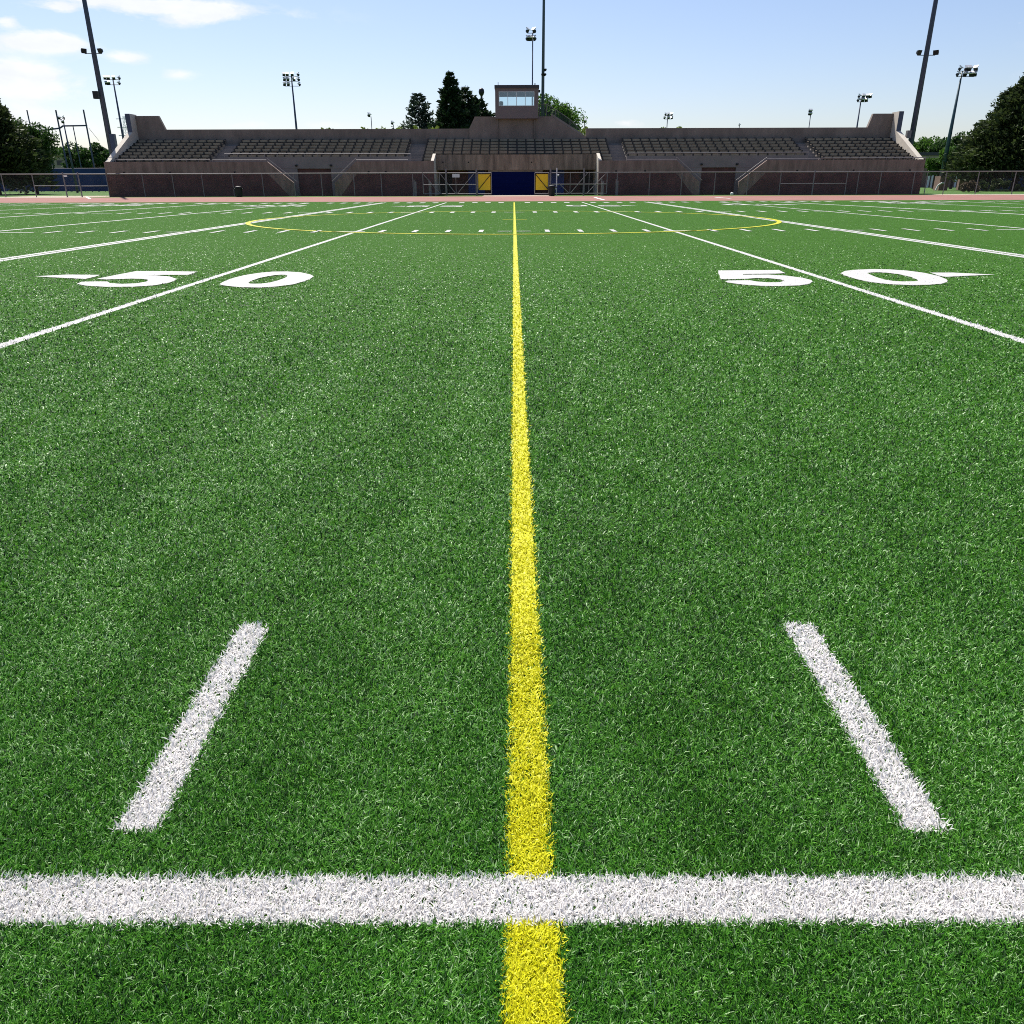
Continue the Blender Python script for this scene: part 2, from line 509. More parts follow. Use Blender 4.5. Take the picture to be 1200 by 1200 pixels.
# numbers along the far sideline, read from the far side: a local glyph box (0..1, 0..1)
GL = {"5": [(0, 1, 0, .8), (0, .25, .5, 1), (0, .85, .42, .62), (.72, 1, .15, .55), (0, .85, 0, .2)],
      "0": [(0, .3, .1, .9), (.7, 1, .1, .9), (.1, .9, 0, .22), (.1, .9, .78, 1)],
      "4": [(.6, .85, 0, 1), (0, 1, .25, .45), (0, .25, .45, 1)],
      "3": [(.7, 1, .08, .92), (0, .85, 0, .2), (.15, .85, .4, .6), (0, .85, .8, 1)]}
GL["5"] = [(0, 1, .8, 1), (0, .28, .5, .8), (0, .85, .42, .6), (.72, 1, .12, .5), (0, .8, 0, .2)]
for (x0, x1, x2, x3, xa, xb, py, txt) in ((478, 502, 517, 542, 475, 457, 241.9, "50"), (664, 688, 702, 726, 729, 747, 241.3, "50"), (290, 317.5, 329, 357, 288, 268, 241.5, "40"),
                                          (849, 877, 887, 914.5, 918, 938, 239.9, "40"), (100, 131, 140, 171, 98, 83, 240.7, "30"), (1036, 1066, 1072.5, 1098, 1100, 1123, 238.0, "30")):
    for (xa_, xb_, ch) in ((x0, x1, txt[1]), (x2, x3, txt[0])):
        c0, c1 = gp(xa_, py), gp(xb_, py)
        w, yc = float(c1[0] - c0[0]), float(c0[1])
        ps = [rect(float(c0[0]) + w * (1 - b), float(c0[0]) + w * (1 - a), yc + 1.1 - 2.2 * d_, yc + 1.1 - 2.2 * c_) for a, b, c_, d_ in GL[ch]]
        MARKS.append(("field_number", "w", ps, "small far white digit %s of the %s %s of the yellow line" % (ch, txt, "left" if x0 < 600 else "right")))
    p, q = gp(xa, py), gp(xb, py)
    MARKS.append(("direction_arrow", "w", [[np.array((p[0], p[1] - .45)), np.array((q[0], q[1])), np.array((p[0], p[1] + .45))]], "white triangle beside the far %s %s of the yellow line" % (txt, "left" if x0 < 600 else "right")))

# ------------------------------------------------------------------ turf fibres, denser towards the camera
def sample_fibres():
    P = []
    for y0, y1, dens in ((238, 262, 1.1), (262, 300, 1.1), (300, 360, 1.0), (360, 460, .8), (460, 600, .66), (600, 800, .54), (800, 1000, .42), (1000, 1330, .34)):
        ex = 500 if y0 >= 460 else 200
        n = int((y1 - y0) * (1200 + 2 * ex) * dens)
        P.append(np.stack([rng.uniform(-ex, 1200 + ex, n), rng.uniform(y0, y1, n)], 1))
    P = np.concatenate(P)
    D = f0[None] + ((P[:, 0] - 600) / F)[:, None] * rv[None] + ((600 - P[:, 1]) / F)[:, None] * uv[None]
    D = D * (-CAM[2] / D[:, 2])[:, None] + CAM[None]
    return D[:, :2]


XY = sample_fibres()
XY = XY[XY[:, 1] < Y_TURF - .05]
NB = len(XY)


def fbm(x, y, k, seed):
    r = np.random.default_rng(seed)
    s = 0
    for i in range(7):
        a = r.uniform(0, 6.28)
        ff = k * r.uniform(.5, 2.0)
        s = s + np.sin(ff * (x * math.cos(a) + y * math.sin(a)) + r.uniform(0, 6.28) + 1.3 * np.sin(ff * .6 * (x * math.sin(a) - y * math.cos(a)) + r.uniform(0, 6.28)))
    return s / 7


owner = np.full(NB, -1)
jit = rng.normal(0, .0045, (NB, 2))
XJ = XY + jit
for mi, (nm, colr, ps, lab) in enumerate(MARKS):
    for q in ps:
        q = np.array([p[:2] for p in q])
        lo, hi = q.min(0), q.max(0)
        c = np.nonzero((XJ[:, 0] > lo[0]) & (XJ[:, 0] < hi[0]) & (XJ[:, 1] > lo[1]) & (XJ[:, 1] < hi[1]))[0]
        if len(c) == 0: continue
        ar_ = 0.5 * sum(q[i][0] * q[(i + 1) % len(q)][1] - q[(i + 1) % len(q)][0] * q[i][1] for i in range(len(q)))
        ok = np.ones(len(c), bool)
        for i in range(len(q)):
            p0, p1 = q[i], q[(i + 1) % len(q)]
            cr = (p1[0] - p0[0]) * (XJ[c, 1] - p0[1]) - (p1[1] - p0[1]) * (XJ[c, 0] - p0[0])
            ok &= (cr * np.sign(ar_) >= 0)
        owner[c[ok]] = mi

dist = np.hypot(XY[:, 0] - CAM[0], XY[:, 1])
zc = XY[:, 1] * math.cos(TILT) + CAM[2] * math.sin(TILT)
big = fbm(XY[:, 0], XY[:, 1], 2.2, 3)
fine = fbm(XY[:, 0], XY[:, 1], 9.0, 4)
W = np.maximum(.0021, 1.0 * zc / (F * 1024 / 1200)) * rng.uniform(.75, 1.3, NB)
far = np.clip((zc - 7) / 12, 0, 1)
LN = .0165 * (1 + .085 * np.minimum(zc, 7)) * (1 - .62 * far) * rng.uniform(.65, 1.35, NB)
mark = owner >= 0
LN[mark] *= 0.95
W[mark] *= 1.3
az = R(90) + rng.normal(0, 1.15, NB) + .9 * fbm(XY[:, 0], XY[:, 1], 6, 5)
az = np.where(rng.random(NB) < .3, rng.uniform(0, 6.283, NB), az)
lean = np.clip(rng.normal(48, 17, NB) + 9 * fine, 8, 82) * math.pi / 180
curl = np.clip(rng.normal(28, 16, NB), -10, 60) * math.pi / 180
lean = lean + (1.1 - lean) * .5 * far
ca, sa = np.cos(az), np.sin(az)
tw = rng.normal(0, .5, NB)
wx, wy, wz = -sa * np.cos(tw), ca * np.cos(tw), np.sin(tw)
base = np.stack([XY[:, 0], XY[:, 1], np.zeros(NB)], 1)
l1 = LN * .55
l2 = LN * .45
mid = base + np.stack([np.sin(lean) * ca, np.sin(lean) * sa, np.cos(lean)], 1) * l1[:, None]
le2 = np.minimum(lean + curl, 1.62)
tip = mid + np.stack([np.sin(le2) * ca, np.sin(le2) * sa, np.cos(le2)], 1) * l2[:, None]
wv = np.stack([wx, wy, wz], 1) * (W / 2)[:, None]
VT = np.stack([base - wv, base + wv, mid - wv * .92, mid + wv * .92, tip], 1)      # (NB,5,3)
VT[:, :, 2] = np.maximum(VT[:, :, 2], .0008)
streak = fbm(XY[:, 0], XY[:, 1] * .05, 7.0, 8)
tint = np.clip(.46 + .28 * rng.normal(0, 1, NB) + .05 * big + .05 * fine + .10 * streak, 0, 1)
tint[mark] = np.clip(.6 + .3 * rng.normal(0, 1, int(mark.sum())), 0, 1)


def fibres(idx):
    n = len(idx)
    V = VT[idx].reshape(-1, 3)
    o = (np.arange(n) * 5)[:, None]
    loops = np.concatenate([o + np.array([[0, 1, 3, 2]]), o + np.array([[2, 3, 4]])], 1).ravel()
    tot = np.tile([4, 3], n)
    return V, tot, loops, np.repeat(tint[idx], 5)


V, tot, lp, ti = fibres(np.nonzero(~mark)[0])
g = link("grass", big_mesh("grass", V, tot, lp, "turf", ti))
tag(g, "short dense green artificial grass covering the whole field", "grass", None, "stuff")
order = np.argsort(owner, kind="stable")
so = owner[order]
for mi, (nm, colr, ps, lab) in enumerate(MARKS):
    a_, b_ = np.searchsorted(so, mi), np.searchsorted(so, mi + 1)
    idx = order[a_:b_]
    sv, st, sl = [], [], []
    for q in ps:                                   # the coloured backing of the marking, 4 mm up, where fibres thin out
        q = [np.array(p[:2], float) for p in q]
        if max(p[1] for p in q) < 3.0: continue
        ar_ = sum(q[i][0] * q[(i + 1) % len(q)][1] - q[(i + 1) % len(q)][0] * q[i][1] for i in range(len(q)))
        if ar_ < 0: q = q[::-1]
        if nm == "halfway_line":
            q = rect(-.042, .042, 2.2, q[2][1])
        o = len(sv)
        zq = .004 if min(p[1] for p in q) < 7 else .012
        sv += [(p[0], p[1], zq) for p in q]
        sl += list(range(o, o + len(q)))
        st.append(len(q))
    if nm == "sideline":                           # beyond the frame on both sides
        for x0, x1 in ((-60, -2.6), (2.6, 60)):
            o = len(sv)
            sv += [(x0, YN - .06, .004), (x1, YN - .06, .004), (x1, YN + .06, .004), (x0, YN + .06, .004)]
            sl += list(range(o, o + 4)); st.append(4)
    V, tot, lp, ti = fibres(idx)
    if sv:
        lp = np.concatenate([lp + len(sv), np.array(sl)]) if len(idx) else np.array(sl)
        tot = np.concatenate([tot, np.array(st)]) if len(idx) else np.array(st)
        V = np.concatenate([np.array(sv), V]) if len(idx) else np.array(sv)
        ti = np.concatenate([np.full(len(sv), .35), ti])
    if len(V) == 0: continue
    o = link(nm, big_mesh(nm, V, tot, lp, "turfw" if colr == "w" else "turfy", ti))
    tag(o, lab, None, None, "structure")

# ------------------------------------------------------------------ grandstand
GS = empty("grandstand", (0, WALL_Y, 0))
tag(GS, "long concrete and brick grandstand with rows of benches and a press box on top", "grandstand")
XE = 38.2
ROWS = 8


def row_y(k): return 81.75 + .90 * k
def row_z(k): return 3.05 + .30 * k          # seat height
def tread_z(k): return row_z(k) - .40


def terrace(name, x0, x1, k0, m, k1=ROWS):
    zf = 2.25 if k0 == 3 else -.05            # the middle section spans over the recess with the doors
    p = [(row_y(k0) - .45, zf)]
    for k in range(k0, k1):
        p += [(row_y(k) - .45, tread_z(k)), (row_y(k) + .45, tread_z(k))]
    p += [(row_y(k1 - 1) + .45 - (0 if k1 == ROWS else .003), zf)]
    p[-2] = (p[-1][0], p[-2][1])
    return MB().prism_x(p, x0, x1).build(name, m, GS)


# section limits across the stand
a1l, a1r = AX(264, 163, 88), AX(282, 163, 88)
a2l, a2r = AX(482, 164, 88), AX(500, 164, 88)
a3l, a3r = AX(711.5, 164, 88), AX(728, 164, 88)
a4l, a4r = AX(929, 162, 88), AX(943.5, 162, 88)
cL, cR = AX(508, 190, WALL_Y), AX(702, 190, WALL_Y)
sections = [(-XE, a1l, 0, 8), (a1r, a2l, 2, 8), (a2r, a3l, 3, 8), (a3r, a4l, 2, 8), (a4r, XE, 0, 8), (a2r, cL - .3, 0, 3), (cR + .3, a3l, 0, 3)]
for x0, x1, k0, k1 in sections:
    terrace("seating_terrace", x0, x1, k0, "step", k1)
for x0, x1 in ((a1l, a1r), (a2l, a2r), (a3l, a3r), (a4l, a4r)):      # stairs between the sections, two steps to a row
    p = [(row_y(0) - .45, -.05)]
    for k in range(ROWS):
        for h in (0, 1):
            y = row_y(k) - .45 + .45 * h
            z = tread_z(k) - .15 + .15 * h
            p += [(y, z), (y + .45, z)]
    p += [(row_y(ROWS - 1) + .45, -.05)]
    MB().prism_x(p, x0 + .002, x1 - .002).build("aisle_stairs", "smooth", GS)
# bench board and bracket
def bench_mesh(w):
    b = MB()
    for dy in (-.15, 0.0, .15):
        b.box(0, w, dy - .068, dy + .068, -.05, 0)
    b.box(0.02, w - .02, -.25, -.225, -.19, -.004)
    return b


br = MB()
br.box(-.04, .04, -.245, .22, -.09, -.052)
br.box(-.06, .06, -.23, -.10, -.40, -.092)
br.box(-.065, .065, -.285, -.252, -.34, .03)
br.prism_x([(-.13, -.40), (.1, -.40), (.1, -.37), (-.13, -.33)], -.03, .03)
br.box(-.06, .06, .222, .27, -.06, .12)
bracket_me = bpy.data.meshes.new("bracket")
bracket_me.from_pydata(br.v, [], br.f)
bracket_me.materials.append(M["iron"])
for x0, x1, k0, k1 in sections:
    w = x1 - x0 - .12
    bm_ = None
    nb = max(1, round(w / .9))
    for k in range(k0, k1):
        if bm_ is None:
            o = bench_mesh(w).build("bench", "bench", GS)
            bm_ = o.data
        else:
            o = link("bench", bm_, GS)
        o.location = (x0 + .06, row_y(k) - WALL_Y + .05, row_z(k))
        for i in range(nb + (1 if nb > 1 else 0)):
            link("bracket", bracket_me, o, (.08 + (w - .16) * i / nb, 0, 0))

# front walls: stained concrete over brick, with the stair walls sloping down on each side of the entrances
ZT = AZ(250, 189.6, WALL_Y)
ZB = AZ(250, 204.5, WALL_Y)
FT = .35


def front(x0, x1):
    MB().box(x0, x1, WALL_Y, WALL_Y + FT, ZB, ZT).build("front_wall", "band", GS)
    MB().box(x0 + .002, x1 - .002, WALL_Y + .012, WALL_Y + FT - .01, -.05, ZB).build("brick_base", "brick", GS)


sl = [(AX(313, 190, WALL_Y), AX(344.5, 214, WALL_Y)), (AX(417, 190, WALL_Y), AX(392, 214, WALL_Y)), (AX(793, 190, WALL_Y), AX(820, 212, WALL_Y)), (AX(899, 190, WALL_Y), AX(866, 213, WALL_Y))]
front(-XE - .45, sl[0][0]); front(sl[1][0], cL); front(cR, sl[2][0]); front(sl[3][0], XE + .45)
zs = 1.15
for xt, xb in sl:
    s = 1 if xb > xt else -1
    xi = xb - s * .55
    prof = [(xt, ZB), (xi, 0), (xb, 0), (xb, zs), (xt, ZT)]
    MB().prism_y(prof if s > 0 else prof[::-1], WALL_Y - .001, WALL_Y + FT).build("stair_wall", "band", GS)
    pb_ = [(xt + s * .002, 0), (xi - s * .02, 0), (xt + s * .002, ZB - .02)]
    MB().prism_y(pb_ if s > 0 else pb_[::-1], WALL_Y + .012, WALL_Y + FT - .01).build("brick_base", "brick", GS)
    # steps behind the stair wall
    p = []
    n = 9
    st = MB()
    for i in range(n):
        xa_, xb_ = xb + (xt - xb) * i / n, xb + (xt - xb) * (i + 1) / n
        st.box(min(xa_, xb_), max(xa_, xb_), WALL_Y + FT + .01, row_y(2) - .47, -.03, .25 + 2.0 * (i + 1) / n - .22)
    st.build("entrance_stairs", "step", GS)
    # rail on the stair wall
    MB().bar((xt, WALL_Y + .15, ZT + .26), (xb + s * .25, WALL_Y + .15, zs + .13), .035).build("handrail", "galv", GS)
# floors behind the front walls
for x0, x1 in ((a1r, sl[0][0]), (sl[1][0], a2l), (a3r, sl[2][0]), (sl[3][0], a4l)):
    MB().box(x0, x1, WALL_Y + FT + .01, row_y(2) - .47, -.03, 2.03).build("landing", "step", GS)
# recessed entrances
for xa_, xb_, dl, dr in ((sl[0][0] - 4.2, sl[1][0] + 5, AX(350.5, 215, 83), AX(389.5, 215, 83)), (sl[2][0] - 4.5, sl[3][0] + 4.4, AX(820.5, 214, 83), AX(860.5, 214, 83))):
    y0, y1 = row_y(2) - .46 - .25, row_y(2) - .455
    zt = AZ(420, 183.6, y0)
    zd = AZ((dl + dr), 197, y0) if False else 2.42
    MB().box(xa_, dl, y0, y1, 0, zt).build("entrance_wall", "smooth", GS)
    MB().box(dr, xb_, y0, y1, 0, zt).build("entrance_wall", "smooth", GS)
    MB().box(dl + .002, dr - .002, y0, y1, zd, zt - .002).build("entrance_wall", "smooth", GS)
    MB().box(dl + .002, dr - .002, y0 + .2, y1 - .01, 0, zd - .002).build("brick_doorway", "brick", GS)
    for x in (dl - .15, dr - .05):
        l_ = MB().box(x, x + .2, y0 - .16, y0 - .002, zd + .2, zd + .36)
        l_.build("wall_light", "black", GS)
    MB().box(xa_, xb_, y0 - .02, y0 - .002, zd + .02, zd + .05).build("wall_ledge", "smooth", GS)

# middle: parapet over a recess with blue doors
yc0 = row_y(3) - .46
zpt, zpb = AZ(600, 181.2, yc0), AZ(600, 199.0, yc0)
MB().box(cL + .01, cR - .01, yc0 - .3, yc0 - .005, zpb, zpt).build("parapet", "weathered", GS)
yr = yc0 + 2.4
MB().box(cL + .01, cR - .01, yr, yr + .2, -.02, 2.245).build("recess_wall", "brick", GS)
def door(px0, px1, pyt, y, m, name="door", frame_m=None):
    x0, x1, z1 = AX(px0, 215, y), AX(px1, 215, y), AZ((px0 + px1) / 2, pyt, y)
    o = MB().box(x0, x1, y, y + .06, 0, z1).build(name, m, GS)
    n = max(2, int((x1 - x0) / .5))
    lines = MB()
    for i in range(1, 6):
        lines.box(x0 + .03, x1 - .03, y - .008, y - .001, z1 * i / 6 - .012, z1 * i / 6 + .012)
    lines.build("door_rib", m, o).location = (0, 0, 0)
    return o, x0, x1, z1
o, x0, x1, z1 = door(576, 627, 201.3, yc0 - .1, "blue", "roller_door")
MB().box(AX(572, 200, yc0 - .12), AX(636, 200, yc0 - .12), yc0 - .16, yc0 - .002, z1 + .001, zpb - .002).build("door_lintel", "concrete", GS)
door(549, 568, 199.3, yr - .08, "blue2")
door(643, 661, 199.3, yr - .08, "blue2")
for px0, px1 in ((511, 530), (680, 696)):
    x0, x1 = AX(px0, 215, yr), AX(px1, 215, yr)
    MB().box(x0, x1, yr - .05, yr - .002, 0, 2.15).build("dark_doorway", "black", GS)  # black slab paints in the darkness of an open doorway
# jambs where the front wall turns in beside the recess, with sloping caps
for x, s in ((cL, -1), (cR, 1)):
    xo = x + s * .28
    prof = [(WALL_Y + FT + .003, 0), (WALL_Y + FT + .003, ZT + .05), (yc0 - .31, zpt + .1), (yc0 + .1, zpt + .1), (yc0 + .1, 2.24), (yr + .2, 2.24), (yr + .2, 0)]
    MB().prism_x(prof, min(x, xo), max(x, xo)).build("side_wall", "endwall", GS)

# back wall with its raised ends and the raised middle below the press box
YB = row_y(ROWS - 1) + .46
zb_top = AZ(400, 151.2, YB)
zb_end = AZ(180, 135.8, YB)
pl0, pl1 = AX(186, 140, YB), AX(193.5, 150, YB)
pr0, pr1 = AX(1023.5, 134, YB), AX(1016.8, 149, YB)
pm0, pm1 = AX(550, 151, YB), AX(556.5, 137, YB)
zm = AZ(570, 136.8, YB)
ms0, ms1 = AX(646, 137, YB), AX(682, 160, YB)
zb0 = tread_z(ROWS - 1) - .6
MB().prism_y([(-XE, zb0), (pm0, zb0), (pm0, zb_top), (pl1, zb_top), (pl0, zb_end), (-XE, zb_end)], YB, YB + .4).build("back_wall", "concrete", GS)
MB().prism_y([(ms1 + .4, zb0), (XE, zb0), (XE, zb_end), (pr0, zb_end), (pr1, zb_top), (ms1 + .4, zb_top)], YB, YB + .4).build("back_wall", "concrete", GS)
MB().prism_y([(pm0 + .002, zb0), (ms1 + .395, zb0), (ms1 + .395, AZ(682, 160, YB)), (ms0, zm), (pm1, zm), (pm0 + .002, zb_top)], YB - .25, YB + .3).build("raised_wall", "concrete", GS)
MB().prism_y([(ms0, zm + .03), (ms1, AZ(682, 160, YB) + .03), (ms1, AZ(682, 160, YB) + .26), (ms0, zm + .26)][::1], YB - .27, YB + .05).build("slope_cap", "smooth", GS)
for px in (222.5, 514, 696, 989):         # joints in the back wall
    x = AX(px, 158, YB)
    MB().box(x - .03, x + .03, YB - .012, YB - .001, zb0 + .2, zb_top - .01).build("wall_joint", "weathered", GS)
for px in (583.5, 626):                     # drain pipes under the press box
    x = AX(px, 150, YB - .3)
    MB().bar((x, YB - .33, zb0 + .4), (x, YB - .33, zm - .15), .06).build("drain_pipe", "concrete", GS)
yk = 87.3
for s in (-1, 1):
    zk = AZ(603 + s * 449, 155 if s < 0 else 153.5, yk)
    prof = [(WALL_Y + FT + .003, 0), (WALL_Y + FT + .003, ZT + .05), (yk, zk), (yk, zb_end + .12), (YB + .4, zb_end + .12), (YB + .4, 0)]
    xs = sorted((s * (XE + .003), s * (XE + .45)))
    MB().prism_x(prof, *xs).build("end_wall", "endwall", GS)
    MB().box(xs[0] - .01, xs[1] + .01, yk - .02, yk - .002, zk + .02, zb_end + .11).build("end_wall_edge", "pole", GS)
# rails along the fronts of the sections
def rail(p0, p1, y, n=0, m="galv", drop=.5):
    a, b = at(*p0, y), at(*p1, y)
    mb = MB().bar(a, b, .035)
    for i in range(n + 1):
        q = a + (b - a) * (i / max(1, n))
        mb.bar(q, (q[0], q[1], q[2] - drop), .025)
    mb.build("handrail", m, GS)
rail((249, 187.6), (312, 187.6), WALL_Y + .15, 4)
rail((417, 187.4), (478, 187.4), WALL_Y + .15, 5)
rail((263, 180.2), (481, 180.2), row_y(2) - .6, 14)
rail((735, 186.9), (793, 186.9), WALL_Y + .15, 4)
rail((899, 186.2), (960, 185.8), WALL_Y + .15, 5)
rail((735, 179.6), (948, 178.4), row_y(2) - .6, 14)
rail((135, 187), (246, 187), WALL_Y + .15, 8)
rail((962, 185.4), (1085, 184.6), WALL_Y + .15, 8)
for i, px in enumerate((145, 199, 275, 432, 452, 722, 756, 934, 1000, 1066)):
    x = AX(px, 201, WALL_Y)
    MB().box(x - .08, x + .08, WALL_Y - .03, WALL_Y - .003, ZB + .1, ZB + .26).build("wall_drain", "black", GS)
for px in (519, 549, 623):
    x = AX(px, 190, yc0 - .3)
    MB().box(x - .06, x + .06, yc0 - .33, yc0 - .302, AZ(px, 191, yc0 - .3), AZ(px, 189.5, yc0 - .3)).build("wall_drain", "black", GS)

# press box
ybf = YB - .95
bx0, bx1 = AX(580.3, 120, ybf), AX(631, 120, ybf)
bz0, bz1 = AZ(605, 138.8, ybf), AZ(605, 99.6, ybf)
ybb = ybf + 3.2
wx0, wx1 = AX(584.5, 115, ybf), AX(626.2, 115, ybf)
wz0, wz1 = AZ(605, 124.3, ybf), AZ(605, 107.2, ybf)
pb = MB()
T = .12
def holed(mb, y0, y1, x0, x1, z0, z1, hx0, hx1, hz0, hz1):
    mb.box(x0, x1, y0, y1, z0, hz0); mb.box(x0, x1, y0, y1, hz1, z1)
    mb.box(x0, hx0, y0, y1, hz0 + .001, hz1 - .001); mb.box(hx1, x1, y0, y1, hz0 + .001, hz1 - .001)
holed(pb, ybf, ybf + T, bx0, bx1, bz0, bz1 - .28, wx0, wx1, wz0, wz1)
holed(pb, ybb - T, ybb, bx0, bx1, bz0, bz1 - .28, wx0 - .1, wx1 + .1, wz0 - .45, wz1 - .2)
pb.box(bx0, bx0 + T, ybf + T + .001, ybb - T - .001, bz0, bz1 - .28)
pb.box(bx1 - T, bx1, ybf + T + .001, ybb - T - .001, bz0, bz1 - .28)
pb.box(bx0 + T + .001, bx1 - T - .001, ybf + T + .001, ybb - T - .001, bz0, bz0 + .12)
PBX = pb.build("press_box", "box", GS)
def pbc(mb, name, m):
    o = mb.build(name, m)
    o.parent = PBX
    o.location = (0, 0, 0)
    return o
pbc(MB().box(bx0 - .06, bx1 + .06, ybf - .08, ybb + .06, bz1 - .278, bz1), "roof", "roof")
fr_ = MB()
ft = .055
fr_.box(wx0, wx1, ybf - .03, ybf + .06, wz1 - ft, wz1 - .002); fr_.box(wx0, wx1, ybf - .03, ybf + .06, wz0 + .002, wz0 + ft)
for i in range(5):
    x = wx0 + .03 + (wx1 - wx0 - .06) * i / 4
    fr_.box(x - .03, x + .03, ybf - .028, ybf + .058, wz0 + ft + .001, wz1 - ft - .001)
pbc(fr_, "window_frame", "frame")
for i in range(4):
    xa_ = wx0 + .03 + (wx1 - wx0 - .06) * i / 4 + .032
    xb_ = wx0 + .03 + (wx1 - wx0 - .06) * (i + 1) / 4 - .032
    pbc(MB().box(xa_, xb_, ybf + .01, ybf + .022, wz0 + ft + .002, wz1 - ft - .002), "window_pane", "glass")
pbc(MB().lathe((AX(587.3, 121, ybf + .6), ybf + .6, wz0 - .25), [(.06, 0), (.09, .25), (.2, .3), (.21, .62), (.14, .72)], 10), "chair", "black")
pbc(MB().bar((bx0 + .3, ybf + .3, bz1), (bx0 + .3, ybf + .3, bz1 + .28), .03), "aerial", "pole")
pbc(MB().bar((bx1 - .35, ybf + .4, bz1), (bx1 - .35, ybf + .4, bz1 + .2), .05), "aerial", "pole")
pbc(MB().box(bx1 + .002, bx1 + .18, ybf + .3, ybf + .55, bz1 - .62, bz1 - .4), "floodlight", "lamp")
# fenced landing and stair to the press box
rl = MB()
yl = YB + .1
pz = AZ(640, 122, yl)
pts_ = [(bx1 + .15, zm, pz), (ms0 - .5, zm, pz), (ms0 + .4, zm - .1, AZ(652, 128, yl)), (AX(668, 140, yl), AZ(668, 151, yl), AZ(668, 140, yl)), (AX(679, 151, yl), AZ(679, 158, yl), AZ(679, 151, yl))]
for i, (x, za, zb_) in enumerate(pts_):
    rl.bar((x, yl, za), (x, yl, zb_), .03)
    if i: rl.bar((pts_[i - 1][0], yl, pts_[i - 1][2]), (x, yl, zb_), .025)
o = rl.build("landing_rail", "post", GS)
vs, fs = [], []
for i, (x, za, zb_) in enumerate(pts_):
    vs += [(x, yl + .02, za), (x, yl + .02, zb_)]
    if i: fs.append((2 * i - 2, 2 * i, 2 * i + 1, 2 * i - 1))
mm = MB().add(vs, fs).build("landing_mesh", "net", GS)

# ------------------------------------------------------------------ fences and gates
ZR = AZ(300, 203.4, FENCE_Y)


def fence(label, x0, x1, posts, y=FENCE_Y, zr=ZR, mids=(), tall=(), group="chain link fences along the track"):
    e = empty("chain_link_fence", ((x0 + x1) / 2, y, 0))
    tag(e, label, "fence", group)
    MB().bar((x0, y, zr), (x1, y, zr), .042).build("top_rail", "galv", e)
    for p in posts:
        h = zr + (.16 if p in tall else -.03)
        r_ = .06 if p in tall else .042
        MB().bar((p, y + .02, -.02), (p, y + .02, h), r_).build("post", "post", e)
    for a, b, z in mids:
        MB().bar((a, y, z), (b, y, z), .03).build("mid_rail", "galv", e)
    MB().add([(x0, y + .07, .03), (x1, y + .07, .03), (x1, y + .07, zr), (x0, y + .07, zr)], [(0, 1, 2, 3)]).build("wire_mesh", "chain", e)
    return e


def fx(px): return AX(px, 216, FENCE_Y)
XG0, XG1 = fx(495), fx(711)
fence("chain link fence left of the grandstand in front of the navy windscreen", fx(-190), fx(126), [fx(p) for p in (-180, -145, -108, -70, -32, 3.5, 39.5, 126)], mids=[(fx(40), fx(75), .98), (fx(95), fx(126), .95)])
e = fence("small chain link gate with two thick posts and a white sign", fx(76), fx(94), [fx(76.5), fx(94)], tall=[fx(76.5), fx(94)], y=FENCE_Y - .1, mids=[(fx(76.5), fx(94), .97)], group=None)
MB().box(fx(77.5), fx(81.5), FENCE_Y - .17, FENCE_Y - .145, AZ(79, 207.3, FENCE_Y), AZ(79, 205.4, FENCE_Y)).build("sign", "paint", e)
fence("long chain link fence in front of the left half of the brick grandstand wall", fx(128), XG0, [fx(p) for p in (168, 203, 237.5, 273, 308, 345, 377, 415, 447, 484)])
fence("long chain link fence in front of the right half of the brick grandstand wall", XG1, fx(1081), [fx(p) for p in (723, 761, 798.5, 837.5, 876, 914, 953, 991.5, 1005, 1031, 1070)], mids=[(fx(914), fx(991.5), .98)], tall=[fx(953)])
fence("chain link fence right of the grandstand in front of the lawn and bushes", fx(1082), fx(1390), [fx(p) for p in (1085, 1107, 1145, 1188, 1230, 1270, 1310, 1350, 1389)])


def gate(label, px0, px1, braces, tall_px, panel=None, uprights=(), y=FENCE_Y - .12):
    e = empty("metal_gate", (fx((px0 + px1) / 2), y, 0))
    tag(e, label, "gate", "gates in the fence below the press box")
    x0, x1 = fx(px0), fx(px1)
    fr = MB()
    z0 = .18
    for a, b in (((x0, z0), (x1, z0)), ((x0, ZR), (x1, ZR)), ((x0, z0), (x0, ZR)), ((x1, z0), (x1, ZR))):
        fr.bar((a[0], y, a[1]), (b[0], y, b[1]), .04)
    fr.build("gate_frame", "galv", e)
    if panel:
        MB().box(x0 + .1, x1 - .1, y - .03, y - .012, .5, ZR - .12).build("yellow_panel", "yellow", e)
    else:
        MB().bar((x0, y + .01, .98), (x1, y + .01, .98), .035).build("mid_rail", "galv", e)
        MB().add([(x0, y + .05, z0), (x1, y + .05, z0), (x1, y + .05, ZR), (x0, y + .05, ZR)], [(0, 1, 2, 3)]).build("wire_mesh", "chain", e)
    for (a, za, b, zb_) in braces:
        MB().bar((fx(a), y - .05, za), (fx(b), y - .05, zb_), .03).build("brace", "galv" if not panel else "black", e)
    for u in uprights:
        MB().bar((fx(u), y - .01, z0), (fx(u), y - .01, ZR), .03).build("upright", "galv", e)
    for p in tall_px:
        MB().bar((fx(p), y + .12, -.02), (fx(p), y + .12, ZR + .36), .075).build("gate_post", "post", e)
    return e


